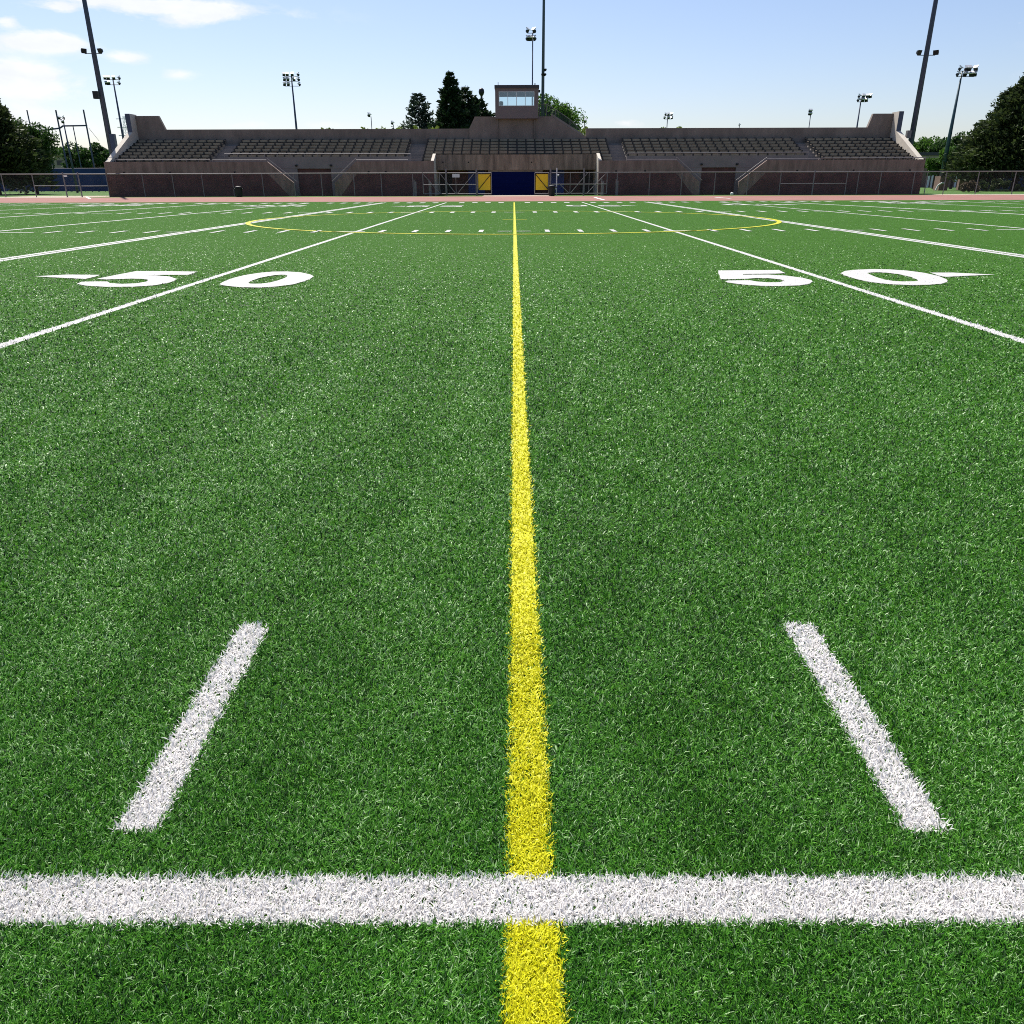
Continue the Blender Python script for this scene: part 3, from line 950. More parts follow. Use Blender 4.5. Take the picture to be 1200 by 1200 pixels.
ZT_, ZL_ = ZR - .03, .2
gate("chain link gate leaf with crossed braces, left end of the gateway", 496, 522.5, [(496, ZT_, 515.5, ZL_)], [523], uprights=[515.5])
e = gate("chain link gate leaf with crossed braces and grey sign, by the left yellow panel", 523.5, 558, [(516, ZT_, 534, ZL_), (536, ZL_, 556, ZT_)], [558.5], uprights=[534.5])
MB().box(fx(530.5), fx(539), FENCE_Y - .22, FENCE_Y - .2, ZR - .38, ZR - .08).build("sign", "frame", e)
gate("yellow panelled gate leaf with a brace rising to the right", 559.5, 576, [(560.5, .52, 575.3, ZR - .14)], [], True)
gate("yellow panelled gate leaf with a brace falling to the right", 626.5, 643, [(627.5, ZR - .14, 642.3, .52)], [], True)
gate("chain link gate leaf with a brace and white pipe, beside the right yellow panel", 645, 683.5, [(655, ZT_ - .9, 667, ZL_), (668.5, ZL_, 688, ZT_)], [645], uprights=[668])
gate("chain link gate leaf with one long brace, right end of the gateway", 684.5, 711, [(688, ZL_, 710, ZT_)], [684], uprights=[690])
for px, lab in ((486, "stout grey roller post, leftmost at the gateway"), (503.5, "stout grey roller post behind the left gate leaf"), (706.5, "stout grey roller post behind the right gate leaf"), (723.5, "stout grey roller post, rightmost at the gateway")):
    x = fx(px)
    o = empty("roller_post", (x, FENCE_Y + .3, 0))
    tag(o, lab, "post", "roller posts of the sliding gates")
    MB().box(x - .12, x + .12, FENCE_Y + .2, FENCE_Y + .42, -.02, 1.25).build("housing", "galv", o)
    MB().bar((x - .08, FENCE_Y + .3, 1.25), (x - .08, FENCE_Y + .3, 1.42), .05).build("cap", "galv", o)
x = fx(652)
o = MB().bar((x, FENCE_Y - .3, .55), (x, FENCE_Y - .3, ZR + .4), .06).bar((x - .12, FENCE_Y - .3, .6), (x, FENCE_Y - .3, .58), .05).bar((x, FENCE_Y - .3, 1.75), (x + .22, FENCE_Y - .3, 1.75), .07).bar((x, FENCE_Y - .3, -.02), (x, FENCE_Y - .3, .55), .03).build("standpipe", "frame")
tag(o, "upright white pipe behind the black bin right of the blue door", "pipe")
# bins
def bin_(px, lab, y):
    x = AX(px, 226, y)
    e = empty("trash_can", (x, y, 0))
    tag(e, lab, "trash can", "black bins beside the track")
    MB().lathe((x, y, 0), [(.26, 0), (.28, .05), (.31, .4), (.33, .72), (.35, .74), (.35, .79), (.31, .79), (.29, .3)], 16).build("barrel", "black", e)
    h = MB()
    for s in (-1, 1):
        h.bar((x + s * .34, y, .68), (x + s * .46, y, .70), .04).bar((x + s * .46, y, .70), (x + s * .44, y, .8), .04)
    h.build("handle", "black", e)
    MB().lathe((x, y, .70), [(.27, 0), (.3, .1), (.27, .17), (.12, .22)], 12).build("bin_liner", "black", e)
bin_(280, "black bin standing alone before the left brick wall", FENCE_Y - 1.3)
bin_(646.5, "black bin beside the right yellow gate panel", FENCE_Y - 1.2)
o = MB().lathe((AX(857.5, 228, FENCE_Y - .5), FENCE_Y - .5, 0), [(.08, 0), (.15, .08), (.14, .2), (.05, .26)], 10).build("ball", "paint")
tag(o, "small pale ball at the fence foot below the right doorway", "ball")

# ------------------------------------------------------------------ floodlight masts
def lamp_me(kind):
    """a lamp whose front looks along -y and down, about 1 m wide at scale 1"""
    mb = MB()
    if kind == "dish":
        prof = [(.16, -.34), (.22, -.3), (.3, -.1), (.46, .12), (.5, .16), (.47, .16), (.2, .02)]
        mb.lathe((0, 0, 0), prof, 14)
    else:
        mb.add([(-.36, .3, -.22), (.36, .3, -.22), (.36, .3, .22), (-.36, .3, .22), (-.5, -.2, -.4), (.5, -.2, -.4), (.5, -.2, .4), (-.5, -.2, .4)],
               [(0, 1, 2, 3), (7, 6, 5, 4), (0, 4, 5, 1), (1, 5, 6, 2), (2, 6, 7, 3), (3, 7, 4, 0)])
        mb.box(-.54, .54, -.25, -.201, -.44, .44)
    me = bpy.data.meshes.new("lamp")
    me.from_pydata(mb.v, [], mb.f)
    me.materials.append(M["lamp"])
    return me


def vis_me():
    mb = MB().add([(-.6, -.55, .42), (.6, -.55, .42), (.55, .4, .5), (-.55, .4, .5), (-.6, -.55, .62), (.6, -.55, .62), (.55, .4, .82), (-.55, .4, .82)],
                  [(0, 3, 2, 1), (4, 5, 6, 7), (0, 1, 5, 4), (1, 2, 6, 5), (2, 3, 7, 6), (3, 0, 4, 7)])
    me = bpy.data.meshes.new("visor")
    me.from_pydata(mb.v, [], mb.f)
    me.materials.append(M["lamptop"])
    return me


BIGG = "tall stout light poles behind the stand"
LAMP_S, VIS = lamp_me("box"), vis_me()


def mast(label, top, d, rows=(), size=1.0, width=2.0, base_r=None, m="pole", ztop=None, group="slender floodlight masts behind the stand", through=None, tilt=0.5):
    """top: photo position of the pole's head; rows: (dy px below the head, [dx px of each lamp], [yaw deg of each lamp])"""
    P = at(*(through or top), d)
    z1 = ztop if ztop else AZ(*top, d)
    ppm = F / float(np.dot(at(*top, d) - CAM, f0))
    x, y = float(P[0]), float(P[1])
    e = empty("floodlight_mast", (x, y, 0))
    tag(e, label, "floodlight", group)
    r1 = width / ppm / 2
    MB().bar((x, y, -.05), (x, y, z1), base_r or r1 * 1.5, r1, 12).build("pole", m, e, True)
    for (dy, xs, yaws) in rows:
        z = AZ(top[0], top[1] + dy, d) if ztop is None else dy
        w = max(abs(v) for v in xs) / ppm
        arm = MB().bar((x + min(xs + [0]) / ppm, y - r1 - .05, z), (x + max(xs + [0]) / ppm, y - r1 - .05, z), max(.035, .35 / ppm))
        arm.build("crossarm", m, e)
        for dx, yw in zip(xs, yaws):
            s = size / ppm
            o = link("lamp", LAMP_S, e, (dx / ppm, -r1 - .1 - .3 * s, z + .45 * s), (R(28 * tilt * 2), 0, R(yw)))
            o.scale = (s, s, s)
            v = link("visor", VIS, o) if group != BIGG else None
    return e


eL = mast("stout dark light pole rising left of the grandstand, with two square floodlights", (97, 0), 88, through=(130, 172), ztop=33, width=2.7, base_r=.31, group=BIGG, rows=[(AZ(112, 63, 88), [-10, 10.5], [55, -25])], size=6.0, tilt=0.3)
P = at(115.2, 111, 87.5)
MB().box(P[0] - .42, P[0] + .1, 87.2, 87.6, AZ(115, 116, 87.5), AZ(115, 107, 87.5)).build("control_box", "lamp", eL)
P = at(131, 168, 87.6)
MB().box(P[0] - .05, P[0] + .42, 87.4, 87.9, AZ(131, 180, 87.6), AZ(131, 157, 87.6)).build("conduit_box", "pole", eL)
eR = mast("stout dark light pole rising right of the grandstand, with two square floodlights", (1095, 0), 88, through=(1069, 158), ztop=33, width=2.7, base_r=.31, group=BIGG, rows=[(AZ(1084, 65, 88), [-11.5, 9.5], [25, -50])], size=6.0, tilt=0.3)
P = at(1066, 156, 87.5)
MB().box(P[0] - .35, P[0] + .05, 87.2, 87.6, AZ(1066, 162, 87.5), AZ(1066, 153, 87.5)).build("control_box", "post", eR)
mast("stout teal light pole just right of the press box", (636, 0), 92, through=(636, 120), ztop=34, width=1.7, base_r=.2, m="teal", group=BIGG, rows=[(AZ(636, 89, 92), [2.5, -.8], [-55, 40]), (AZ(636, 83.5, 92), [2.8], [-60])], size=3.2)
mast("slender mast above the press box roof with four upturned floodlights", (624.3, 38), 112, rows=[(10, [-6.5, -3, 2.5], [50, 30, -60]), (1, [-6.5, 2], [60, -45])], size=4.2, width=1.3)
mast("slender mast with two rows of floodlights beside the left stout pole", (132, 91), 118, rows=[(8.5, [-7.5, -4.5, 8], [30, 20, -40]), (2.5, [-8, -4, 2.5, 9], [30, 20, 10, -40])], size=3.1, width=1.4, base_r=.22)
mast("slender mast with three rows of floodlights above the left seats", (341.3, 88.5), 120, rows=[(12.5, [-8.5, -4, 9.5], [40, 35, -50]), (6.8, [-8, -4, 3.5, 9], [40, 35, 0, -40]), (1.0, [-8, -4, 2, 9], [25, 15, 0, -45])], size=3.1, width=1.4, base_r=.22)
mast("slender mast leaning into view beside the dark pine at the right", (1126, 85), 108, through=(1108, 185), ztop=AZ(1126, 83, 108), rows=[(AZ(1126, 90, 108), [-6.5, 2, 10, 14], [50, 10, -40, -60]), (AZ(1126, 83.5, 108), [-5, 2.5, 6, 14], [50, 20, 0, -50])], size=4.4, width=1.7, base_r=.34, m="teal")
mast("slender mast with clustered floodlights behind the right end of the stand", (1009.5, 114), 135, rows=[(5.5, [-4.5, 1, 5.5], [50, 10, -40]), (1, [-4, 1, 6, 9.5], [50, 10, -30, -50])], size=3.4, width=1.2, base_r=.2)
mast("short thin mast with two pale floodlights above the right seats", (950.5, 130), 170, rows=[(5, [-2.5, -.8], [30, 10]), (1.5, [-2.5, -.8], [30, 10])], size=2.6, width=.9)
mast("small far mast with floodlights above the middle right back wall", (782.5, 134.5), 200, rows=[(5, [-4, 1, 5], [40, 0, -40]), (1, [-3, .5, 4.5], [40, 0, -40])], size=2.3, width=.9)
mast("small lamp post behind the back wall above the left middle seats", (434.8, 136.5), 130, rows=[(.5, [-2.2], [60])], size=3.4, width=.8)
mast("smallest lamp post behind the back wall, left of the bluish pine", (461, 146), 150, rows=[(0, [-1.2], [60])], size=3.0, width=.8)
mast("dark lamp post over the hedge, right of the leafy tree", (685.2, 143), 140, rows=[(1.0, [0], [0])], size=3.4, width=1.2)
mast("thin mast with two V shaped lamps left of the stout left pole", (73.5, 138.5), 112, rows=[(1.5, [-3.2, 2.8], [70, -60]), (6, [.5], [20])], size=3.0, width=1.1, base_r=.16)
mast("tiny lamp poking over the right half of the back wall", (866.5, 147.5), 120, rows=[(.3, [-.8], [60])], size=2.2, width=.8)
x, y, z = at(564.2, 108, 128)
e = empty("water_tower", (x, y, 0))
tag(e, "round grey water tower head above the dark pines", "water tower")
MB().lathe((x, y, z - .5), [(.15, 0), (.32, .2), (.42, .52), (.36, .85), (.12, 1.05)], 14).build("tank", "lamp", e, True)
MB().bar((x, y, -.05), (x, y, z - .45), .3, .15).build("column", "lamp", e)

# lattice tower far off on the left
d = 420
x, y = float(at(148, 150, d)[0]), d
zt = AZ(147, 136, d)
e = empty("lattice_tower", (x, y, 0))
tag(e, "faint pale lattice transmission tower behind the left end of the stand", "transmission tower")
lt = MB()
hb = 3.2
for sx, sy in ((-1, -1), (1, -1), (1, 1), (-1, 1)):
    lt.bar((x + sx * hb, y + sy * hb, 0), (x + sx * .5, y + sy * .5, zt), .12, .08, 5)
for i in range(9):
    z0_, z1_ = zt * i / 9, zt * (i + 1) / 9
    w0, w1 = hb + (.5 - hb) * i / 9, hb + (.5 - hb) * (i + 1) / 9
    for sy in (-1, 1):
        lt.bar((x - w0, y + sy * w0, z0_), (x + w1, y + sy * w1, z1_), .07, n=4)
        lt.bar((x + w0, y + sy * w0, z0_), (x - w1, y + sy * w1, z1_), .07, n=4)
lt.build("lattice", "hazesteel", e)
for k in (.72, .84, .96):
    MB().bar((x - 4.2, y, zt * k), (x + 4.2, y, zt * k), .16, n=5).build("crossarm", "hazesteel", e)

# netting frame on the left (tall posts with a bent crossbar)
d = 125
e = empty("backstop", (float(at(72, 190, d)[0]), d, 0))
tag(e, "tall steel backstop frame with posts and crossbar above the left trees", "backstop")
def vpost(px, py, dd, r_=.09):
    P = at(px, py, dd)
    MB().bar((P[0], dd, 0), (P[0], dd, P[2]), r_).build("post", "pole", e)
    return P
vpost(31.5, 129, d); vpost(65.3, 129, d, .11); vpost(97.7, 128.5, d, .11); vpost(53, 148.5, d); vpost(85.5, 147.5, d + 3, .07)
for p, q in (((44, 153.5), (70, 150.2)), ((70, 150.2), (74, 147.5)), ((74, 147.5), (102, 147))):
    MB().bar(at(*p, d), at(*q, d), .11).build("crossbar", "pole", e)
MB().bar(at(104, 150, d), at(116, 165, d + 6), .025).build("guy_wire", "pole", e)

# ------------------------------------------------------------------ buildings and far walls
d = 118
x0, x1 = AX(-150, 210, d), AX(150, 210, d)
e = empty("windscreen_fence", ((x0 + x1) / 2, d, 0))
tag(e, "navy windscreen fence behind the trees left of the grandstand", "fence")
zt = AZ(60, 197.5, d)
vs, fs = [], []
n = 60
for i in range(n + 1):
    x = x0 + (x1 - x0) * i / n
    yy = d + .06 * math.sin(i * 1.9) + .04 * math.sin(i * .7)
    vs += [(x, yy, .08), (x, yy, zt)]
    if i: fs.append((2 * i - 2, 2 * i, 2 * i + 1, 2 * i - 1))
MB().add(vs, fs).build("windscreen", "navy", e)
MB().bar((x0, d + .15, zt), (x1, d + .15, zt), .05).build("top_rail", "post", e)
for i in range(0, n + 1, 3):
    x = x0 + (x1 - x0) * i / n
    MB().bar((x, d + .15, 0), (x, d + .15, zt), .05).build("post", "post", e)

d = 152
x0, x1 = AX(40, 190, d), AX(140, 190, d)
e = empty("building", ((x0 + x1) / 2, d, 0))
tag(e, "low beige building with small windows beyond the navy windscreen", "building")
zt = AZ(90, 183, d)
MB().box(x0, x1, d, d + 12, 0, zt).build("wall", "beige", e)
MB().box(x0 - .4, x1 + .4, d - .4, d + 12.4, zt + .003, zt + .35).build("roof", "brown", e)
for px in (58, 69.5, 82, 86, 101, 113, 119):
    x = AX(px, 190, d)
    o = MB().box(x - .45, x + .45, d - .04, d - .003, AZ(px, 193.5, d), AZ(px, 188, d)).build("window", "window", e)

d = 146
x0, x1 = AX(1074, 190, d), AX(1146, 190, d)
e = empty("building", ((x0 + x1) / 2, d, 0))
tag(e, "brown flat roofed building with windows behind the right lawn", "building")
zt = AZ(1095, 182.5, d)
MB().box(x0, x1, d, d + 10, 0, AZ(1095, 186, d)).build("wall", "brown", e)
MB().box(x0 - .8, x1 + .8, d - 1.4, d + 10.8, AZ(1095, 186, d) + .003, zt).build("fascia", "beige", e)
MB().box(x0 - 1, x1 + 1, d - 1.6, d + 11, zt + .003, zt + .5).build("roof", "roof", e)
for px in (1090, 1096, 1114, 1121, 1131):
    x = AX(px, 206, d)
    MB().box(x - .5, x + .5, d - .05, d - .003, AZ(px, 209, d), AZ(px, 202, d)).build("window", "window", e)
for px in (1089, 1093, 1097, 1117, 1121):
    x = AX(px, 206, d - 2)
    MB().box(x - .12, x + .12, d - 2.1, d - 1.9, 0, AZ(px, 202, d - 2)).build("pillar", "paint", e)
d = 112
x0, x1 = AX(1126, 205, d), AX(1143, 205, d)
e = MB().box(x0, x1, d, d + .5, 0, AZ(1135, 199.5, d) - .12).build("garden_wall", "brown")
tag(e, "low brown garden wall with pale capping left of the dark pine", "wall")
MB().box(x1 - 1.3, x1 + .1, d - .12, d + .62, AZ(1135, 199.5, d) - .117, AZ(1135, 199.5, d) + .12).build("coping", "paint", e)
MB().box(x1 + .002, x1 + 30, d + .1, d + .4, 0, AZ(1135, 203, d)).build("wall_extension", "navy", e)
x = float(at(1103, 212, 108)[0])
o = MB().box(x - .55, x + .55, 107.2, 108.6, -.02, AZ(1103, 206.5, 108)).build("utility_box", "brown")
tag(o, "square brown utility box at the foot of the right slender mast", "box")
o = MB().bar((x - 1.0, 107, 0), (x - .8, 107, .6), .1).bar((x - .8, 107, .6), (x - .35, 107, .9), .1).bar((x - .35, 107, .9), (x - .1, 107, .85), .09).build("bent_pipe", "paint")
tag(o, "bent white pipe beside the brown utility box on the lawn", "pipe")


# ------------------------------------------------------------------ trees
def foliage(name, pts, size, m, parent, seed=1, dirs=None, elong=1.0, flat=0.0):
    """many small leaf faces scattered through the crown"""
    r = np.random.default_rng(seed)
    pts = np.asarray(pts, float)
    n = len(pts)
    a = r.normal(0, 1, (n, 3))
    if dirs is not None:
        a = np.asarray(dirs) + .45 * a
    a /= np.linalg.norm(a, axis=1)[:, None]
    b = np.cross(a, r.normal(0, 1, (n, 3)))
    b /= np.linalg.norm(b, axis=1)[:, None]
    s = size * r.uniform(.55, 1.35, n)[:, None]
    a2, b2 = a * s * elong, b * s * .5
    V = np.stack([pts - a2 * .5, pts + b2 * .55 - a2 * .05, pts + a2 * .6, pts - b2 * .55 + a2 * .02], 1).reshape(-1, 3)
    lp = np.arange(4 * n)
    t = np.clip(.5 + .28 * r.normal(0, 1, n), 0, 1)
    me = big_mesh(name, V, np.full(n, 4), lp, m, np.repeat(t, 4))
    o = link(name, me, parent, tuple(-Vector(parent.location)))
    return o


def broad_tree(name, label, cx, cy, h, wid, z0, m="leaf", seed=1, n=9000, leaf=.28, clumps=40, trunk=.22, cat="tree", group=None, depth=None):
    r = np.random.default_rng(seed)
    e = empty(name, (cx, cy, 0))
    tag(e, label, cat, group)
    depth = depth or wid
    cc = []
    while len(cc) < clumps:
        p = r.uniform(-1, 1, 3)
        if .25 < np.linalg.norm(p) < 1:
            cc.append(p)
    cc = np.array(cc)
    zmid, zh = (z0 + h) / 2, (h - z0) / 2
    C = np.stack([cx + cc[:, 0] * wid / 2 * .82, cy + cc[:, 1] * depth / 2 * .82, zmid + cc[:, 2] * zh * .84], 1)
    rad = r.uniform(.12, .26, clumps) * min(wid, 2 * zh)
    k = r.integers(0, clumps, n)
    d_ = r.normal(0, 1, (n, 3))
    d_ /= np.linalg.norm(d_, axis=1)[:, None]
    pts = C[k] + d_ * (rad[k] * r.uniform(.35, 1.0, n) ** .6)[:, None] * np.array([1, 1, .8])
    foliage("crown", pts, leaf, m, e, seed + 5)
    tb = MB().bar((cx, cy, -.05), (cx, cy, z0 + zh * .9), trunk, trunk * .45, 9)
    for i in range(min(14, clumps)):
        a = (cx, cy, z0 + zh * .1 + zh * .7 * r.random())
        tb.bar(a, C[i], trunk * .38, trunk * .1, 6)
    tb.build("trunk", "bark", e)
    return e


def conifer(name, label, cx, cy, h, wid, m, seed=1, z0=1.0, levels=22, per=9, leaf=.3, droop=.25, group=None, lump=0.25, tuft=26, power=1.0, trunk=.2):
    r = np.random.default_rng(seed)
    e = empty(name, (cx, cy, 0))
    tag(e, label, "tree", group)
    pts, dirs = [], []
    tb = MB().bar((cx, cy, -.05), (cx, cy, h * .97), trunk, .03, 9)
    for i in range(levels):
        t = (i + .4 * r.random()) / levels
        z = z0 + (h - z0) * t
        rad = wid / 2 * (1 - t) ** power * (1 + lump * r.normal()) + .3
        for j in range(per):
            a = r.uniform(0, 6.283)
            rr = max(.15, rad * r.uniform(.7, 1.15))
            dx, dy = math.cos(a), math.sin(a)
            tipz = z - droop * rr + rr * .1 * r.normal()
            tb.bar((cx, cy, z), (cx + dx * rr * .85, cy + dy * rr * .85, tipz), .035, .012, 4) if rr > .5 else None
            q = int(tuft * rr / (wid / 2) + 7)
            s = r.uniform(.2, 1.0, q) ** .7
            side = r.normal(0, .16, q) * rr * (1.1 - s * .6)
            px_ = cx + dx * rr * s - dy * side
            py_ = cy + dy * rr * s + dx * side
            pz_ = z + (tipz - z) * s + r.normal(0, .09, q) * (.4 + .5 * rr)
            pts.append(np.stack([px_, py_, pz_], 1))
            dirs.append(np.tile([dx, dy, .35], (q, 1)))
    foliage("crown", np.concatenate(pts), leaf, m, e, seed + 3, np.concatenate(dirs), 1.25)
    tb.build("trunk", "bark", e)
    return e


def px_h(px, py, d): return AZ(px, py, d)
# behind the middle of the stand
d = 108
conifer("spruce_tree", "tall dark pointed spruce left of the press box", AX(529, 140, d), d, px_h(528, 84, d), 8.4, "spruce", 21, 2.0, 34, 15, .36, .12, tuft=64, lump=.18, power=.9)
conifer("pine_tree", "bluish open pine left of the tall dark spruce", AX(491, 140, d + 4), d + 4, px_h(491, 109, d + 4), 8.6, "pine", 22, 2.0, 24, 10, .32, -.4, tuft=46, lump=.16, power=.85)
conifer("pine_tree", "dark pine close on the right of the tall spruce", AX(545.5, 140, d + 3), d + 3, px_h(544, 102, d + 3), 8.2, "spruce", 23, 2.0, 24, 12, .36, -.3, tuft=56, lump=.15, power=.85)
conifer("pine_tree", "small dark pine between the spruce and the press box", AX(562, 145, d + 6), d + 6, px_h(562, 116, d + 6), 7.8, "spruce", 24, 2.0, 24, 11, .36, -.3, tuft=50, lump=.16, power=.85)
conifer("pine_tree", "tip of a dark pine peeping out beside the press box", AX(576, 145, d + 8), d + 8, px_h(576, 131, d + 8), 2.4, "spruce", 25, 2.0, 14, 6, .36, -.3, tuft=20, power=.6)
d = 116
broad_tree("leafy_tree", "bright green leafy tree behind the right side of the press box", AX(650, 140, d), d, px_h(652, 104, d), 7.6, 3.0, "leaf", 31, 12000, .34, 46)
broad_tree("leafy_tree", "low green crown at the right foot of the leafy tree", AX(668, 145, d + 2), d + 2, px_h(668, 128, d + 2), 5.0, 2.5, "leaf", 32, 3200, .36, 24)
for i, (p0, p1, py, lab) in enumerate(((367, 389, 149.4, "pale green hedge top over the back wall under the three row mast"), (423, 479, 148.8, "pale green hedge top over the back wall left of the bluish pine"), (480, 514, 148.0, "pale green hedge top below the bluish pine"), (664, 694, 148.6, "pale green hedge top right of the leafy tree"), (773, 816, 149.0, "pale green hedge top over the middle right back wall"))):
    dd = 92.5
    x0, x1, z1 = AX(p0, py, dd), AX(p1, py, dd), AZ((p0 + p1) / 2, py, dd)
    r = np.random.default_rng(60 + i)
    n = int(420 * (x1 - x0))
    xx = r.uniform(x0, x1, n)
    top = z1 * (.95 + .03 * np.sin(xx * 3.1 + i) + .025 * np.sin(xx * 7.7))
    pts = np.stack([xx, dd + r.uniform(-1.3, 1.3, n), top - 2.2 * r.random(n) ** 1.5], 1)
    e = empty("hedge", ((x0 + x1) / 2, dd, 0))
    tag(e, lab, "hedge", "hedge tops along the back wall")
    foliage("foliage", pts, .26, "hedge", e, 70 + i)
    tb = MB()
    for k in range(6):
        xk = x0 + (x1 - x0) * (k + .5) / 6
        tb.bar((xk, dd, -.05), (xk + .2, dd, z1 - .9), .07, .03, 6)
    tb.build("stems", "bark", e)
# left group
d = 96
conifer("pine_tree", "large dark pine at the left edge of the photo", AX(-8, 200, d), d, px_h(-6, 78, d), 10.8, "darkpine", 41, 1.9, 40, 18, .4, .02, tuft=120, lump=.12, power=.9, trunk=.34)
broad_tree("leafy_tree", "green tree between the left dark pine and the backstop", AX(36, 190, 101), 101, px_h(34, 141, 101), 7.6, 1.8, "leaf2", 42, 12000, .32, 40, .2)
broad_tree("leafy_tree", "small round tree in front of the low beige building", AX(107, 180, 136), 136, px_h(107, 163, 136), 8.0, 2.6, "leaf2", 43, 6000, .42, 34)
broad_tree("leafy_tree", "small tree overlapping the left of the beige building", AX(92, 185, 132), 132, px_h(92, 168, 132), 4.4, 1.5, "leaf2", 44, 3200, .4, 20)
broad_tree("leafy_tree", "distant green tree crown above the beige building", AX(70, 180, 165), 165, px_h(70, 171, 165), 7.0, 4.0, "leaf2", 45, 3600, .5, 22)
# right group
d = 104
conifer("pine_tree", "huge dark pine at the right edge of the photo", AX(1192, 200, d), d, px_h(1196, 78, d), 15.0, "darkpine", 51, 2.2, 42, 20, .42, .02, tuft=150, lump=.09, power=.72, trunk=.4)
broad_tree("leafy_tree", "bright green tree between the right slender mast and the dark pine", AX(1133, 180, 122), 122, px_h(1133, 165, 122), 8.4, 2.2, "leaf", 52, 8000, .4, 40)
broad_tree("leafy_tree", "green tree behind the right slender mast", AX(1115, 180, 150), 150, px_h(1114, 157, 150), 9.0, 3.0, "leaf2", 53, 5200, .5, 34)
broad_tree("leafy_tree", "green tree beyond the flat roofed building, nearest the stand", AX(1092, 180, 165), 165, px_h(1090, 159, 165), 11.0, 3.4, "leaf", 54, 5200, .5, 34)
broad_tree("leafy_tree", "low green tree beside the right end of the stand", AX(1099, 190, 128), 128, px_h(1099, 182, 128), 5.6, 1.4, "leaf", 55, 4200, .36, 26)
broad_tree("leafy_tree", "low tree with bare brown stems right of the brown utility box", AX(1120, 190, 126), 126, px_h(1120, 186, 126), 4.6, 1.6, "leaf2", 56, 3000, .36, 22)
for px, py, w, h, m_, lab, sd, dd in ((1136, 222, 3.0, 1.2, "brush", "brownish bush in front of the garden wall", 81, 92), (1165, 222, 4.6, 1.35, "darkpine", "dark clipped bush under the huge right pine", 82, 97), (1203, 222, 4.4, 1.1, "darkpine", "dark bush at the right edge below the huge pine", 83, 97)):
    x = AX(px, py, dd)
    broad_tree("bush", lab, x, dd, h, w, .02, m_, sd, 2600, .2, 26, .05, "bush", None, 2.0)

# ------------------------------------------------------------------ light and sky
SUN_EL, SUN_AZ = R(56), R(-26)      # azimuth measured from straight ahead, negative to the left
sd = Vector((math.sin(SUN_AZ) * math.cos(SUN_EL), math.cos(SUN_AZ) * math.cos(SUN_EL), math.sin(SUN_EL)))
sun = bpy.data.lights.new("sun", 'SUN')
sun.energy = 5.0
sun.angle = R(.53)
sun.color = (1.0, .955, .88)
so_ = bpy.data.objects.new("sun", sun)
COL.objects.link(so_)
so_.rotation_euler = sd.to_track_quat('Z', 'Y').to_euler()
w = bpy.data.worlds.new("World")
SC.world = w
w.use_nodes = True
t = w.node_tree
N, L = t.nodes, t.links
bg = N["Background"]
sky = N.new("ShaderNodeTexSky")
sky.sky_type = 'NISHITA'
sky.sun_disc = False
sky.sun_elevation = SUN_EL
sky.sun_rotation = SUN_AZ
sky.altitude = 300
sky.air_density = 1.0
sky.dust_density = 1.0
sky.ozone_density = 3.0
tc = N.new("ShaderNodeTexCoord")


def mth(o, a, b=None, clamp=False):
    n = N.new("ShaderNodeMath")
    n.operation = o
    n.use_clamp = clamp
    for i, v in enumerate((a, b)):
        if v is None: continue
        if isinstance(v, (int, float)): n.inputs[i].default_value = v
        else: L.new(v, n.inputs[i])
    return n.outputs[0]


nz = N.new("ShaderNodeTexNoise")
mp = N.new("ShaderNodeMapping")
mp.inputs["Scale"].default_value = (11, 11, 30)
L.new(tc.outputs["Generated"], mp.inputs["Vector"])
nz.inputs["Scale"].default_value = 1.0
nz.inputs["Detail"].default_value = 12
nz.inputs["Roughness"].default_value = .64
nz.inputs["Distortion"].default_value = .35
L.new(mp.outputs["Vector"], nz.inputs["Vector"])
total = None
sp = N.new("ShaderNodeSeparateXYZ")
L.new(tc.outputs["Generated"], sp.inputs[0])
azim = mth('ARCTAN2', sp.outputs[0], sp.outputs[1])
elev = mth('ARCSINE', sp.outputs[2])
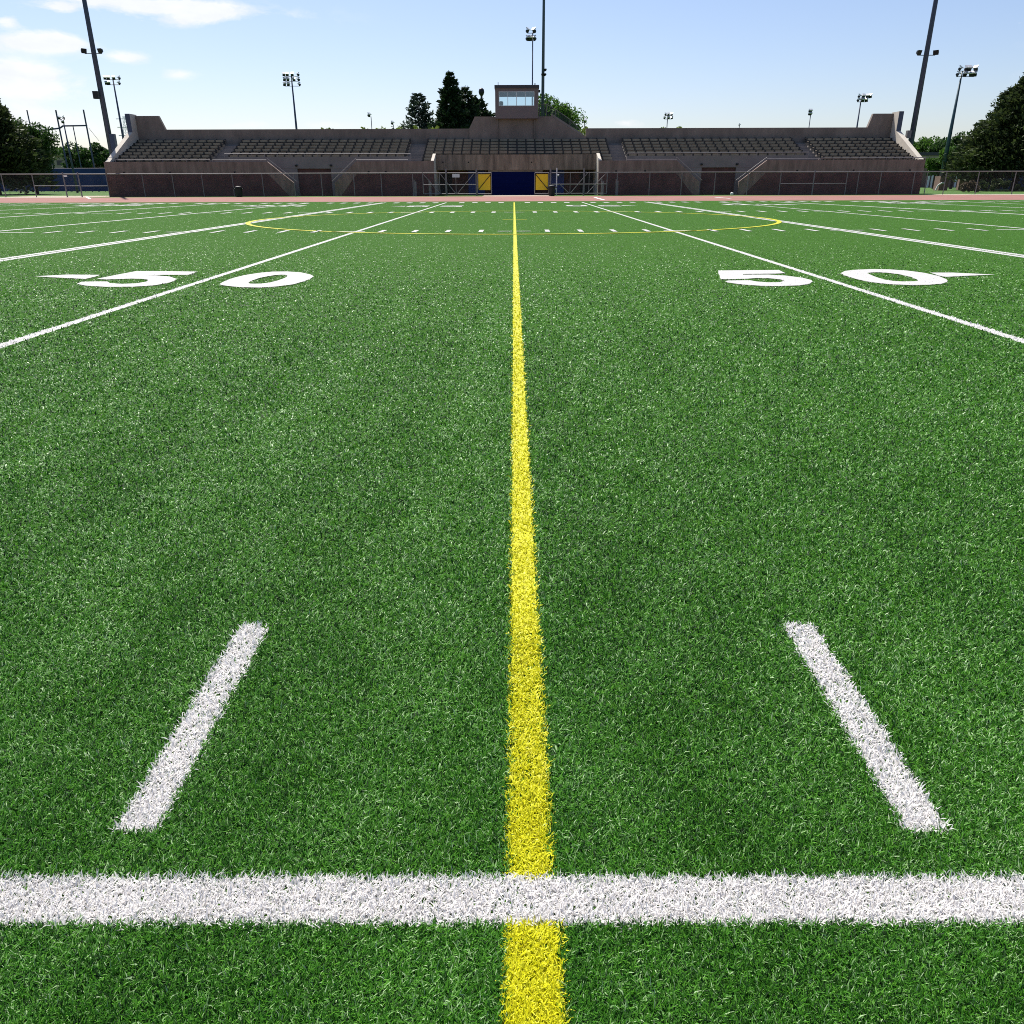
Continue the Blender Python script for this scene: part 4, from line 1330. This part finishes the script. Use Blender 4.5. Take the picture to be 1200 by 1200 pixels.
# each cloud bank: direction of its middle, half width, half height, strength
for px, py, hw, hh, k in ((38, 96, 56, 17, 1.45), (58, 48, 56, 12, 1.25), (6, 26, 20, 7, .8), (70, 9, 30, 6, .7), (225, 16, 110, 17, 1.0), (140, 4, 110, 8, .8), (150, 68, 30, 9, .62), (208, 86, 26, 8, .62), (40, 140, 70, 18, .75), (130, 160, 120, 14, .5), (-120, 60, 120, 40, .9), (280, 147, 60, 6, .5), (380, 146, 60, 6, .45), (735, 144, 26, 6, .6), (1195, 30, 22, 12, .5), (1150, 14, 18, 8, .35), (1450, 60, 200, 50, .8), (10, 22, 14, 8, .5)):
    v = ray(px, py)
    v = v / np.linalg.norm(v)
    a0, e0 = math.atan2(v[0], v[1]), math.asin(v[2])
    v2 = ray(px + hw, py); a1 = math.atan2(v2[0], v2[1])
    v3 = ray(px, py - hh); v3 = v3 / np.linalg.norm(v3)
    sa_, se_ = abs(a1 - a0), abs(math.asin(v3[2]) - e0)
    da = mth('DIVIDE', mth('SUBTRACT', azim, a0), sa_)
    de = mth('DIVIDE', mth('SUBTRACT', elev, e0), se_)
    r2 = mth('ADD', mth('MULTIPLY', da, da), mth('MULTIPLY', de, de))
    g_ = mth('MULTIPLY', mth('POWER', 2.718, mth('MULTIPLY', r2, -.9)), k)
    total = g_ if total is None else mth('ADD', total, g_)
dens = mth('ADD', mth('SUBTRACT', total, .37), mth('MULTIPLY', mth('SUBTRACT', nz.outputs["Fac"], .5), 3.0))
dens = mth('MULTIPLY', dens, 1.9, True)
dens = mth('MULTIPLY', dens, mth('MULTIPLY', total, 1.6, True))
mixc = N.new("ShaderNodeMix")
mixc.data_type = 'RGBA'
L.new(mth('MULTIPLY', dens, .88), mixc.inputs["Factor"])
cast = N.new("ShaderNodeVectorMath")
cast.operation = 'MULTIPLY'
cast.inputs[1].default_value = (1.04, .985, 1.04)
L.new(sky.outputs[0], cast.inputs[0])
L.new(cast.outputs[0], mixc.inputs["A"])
shade = N.new("ShaderNodeMix")
shade.data_type = 'RGBA'
nz2 = N.new("ShaderNodeTexNoise")
nz2.inputs["Scale"].default_value = 2.6
nz2.inputs["Detail"].default_value = 8
L.new(mp.outputs["Vector"], nz2.inputs["Vector"])
L.new(nz2.outputs["Fac"], shade.inputs["Factor"])
shade.inputs["A"].default_value = (8.8, 8.8, 8.7, 1)
shade.inputs["B"].default_value = (6.4, 6.6, 7.0, 1)
L.new(shade.outputs["Result"], mixc.inputs["B"])
L.new(mixc.outputs["Result"], bg.inputs["Color"])
bg.inputs["Strength"].default_value = 0.087

vs_ = SC.view_settings
vs_.view_transform = 'Standard'
vs_.look = 'None'
vs_.gamma = 1
vs_.use_curve_mapping = False
vs_.exposure = 0.6
SC.cycles.use_denoising = False
SC.cycles.max_bounces = 6
SC.cycles.filter_width = 1.0
SC.cycles.transparent_max_bounces = 12
print("fibres", NB)
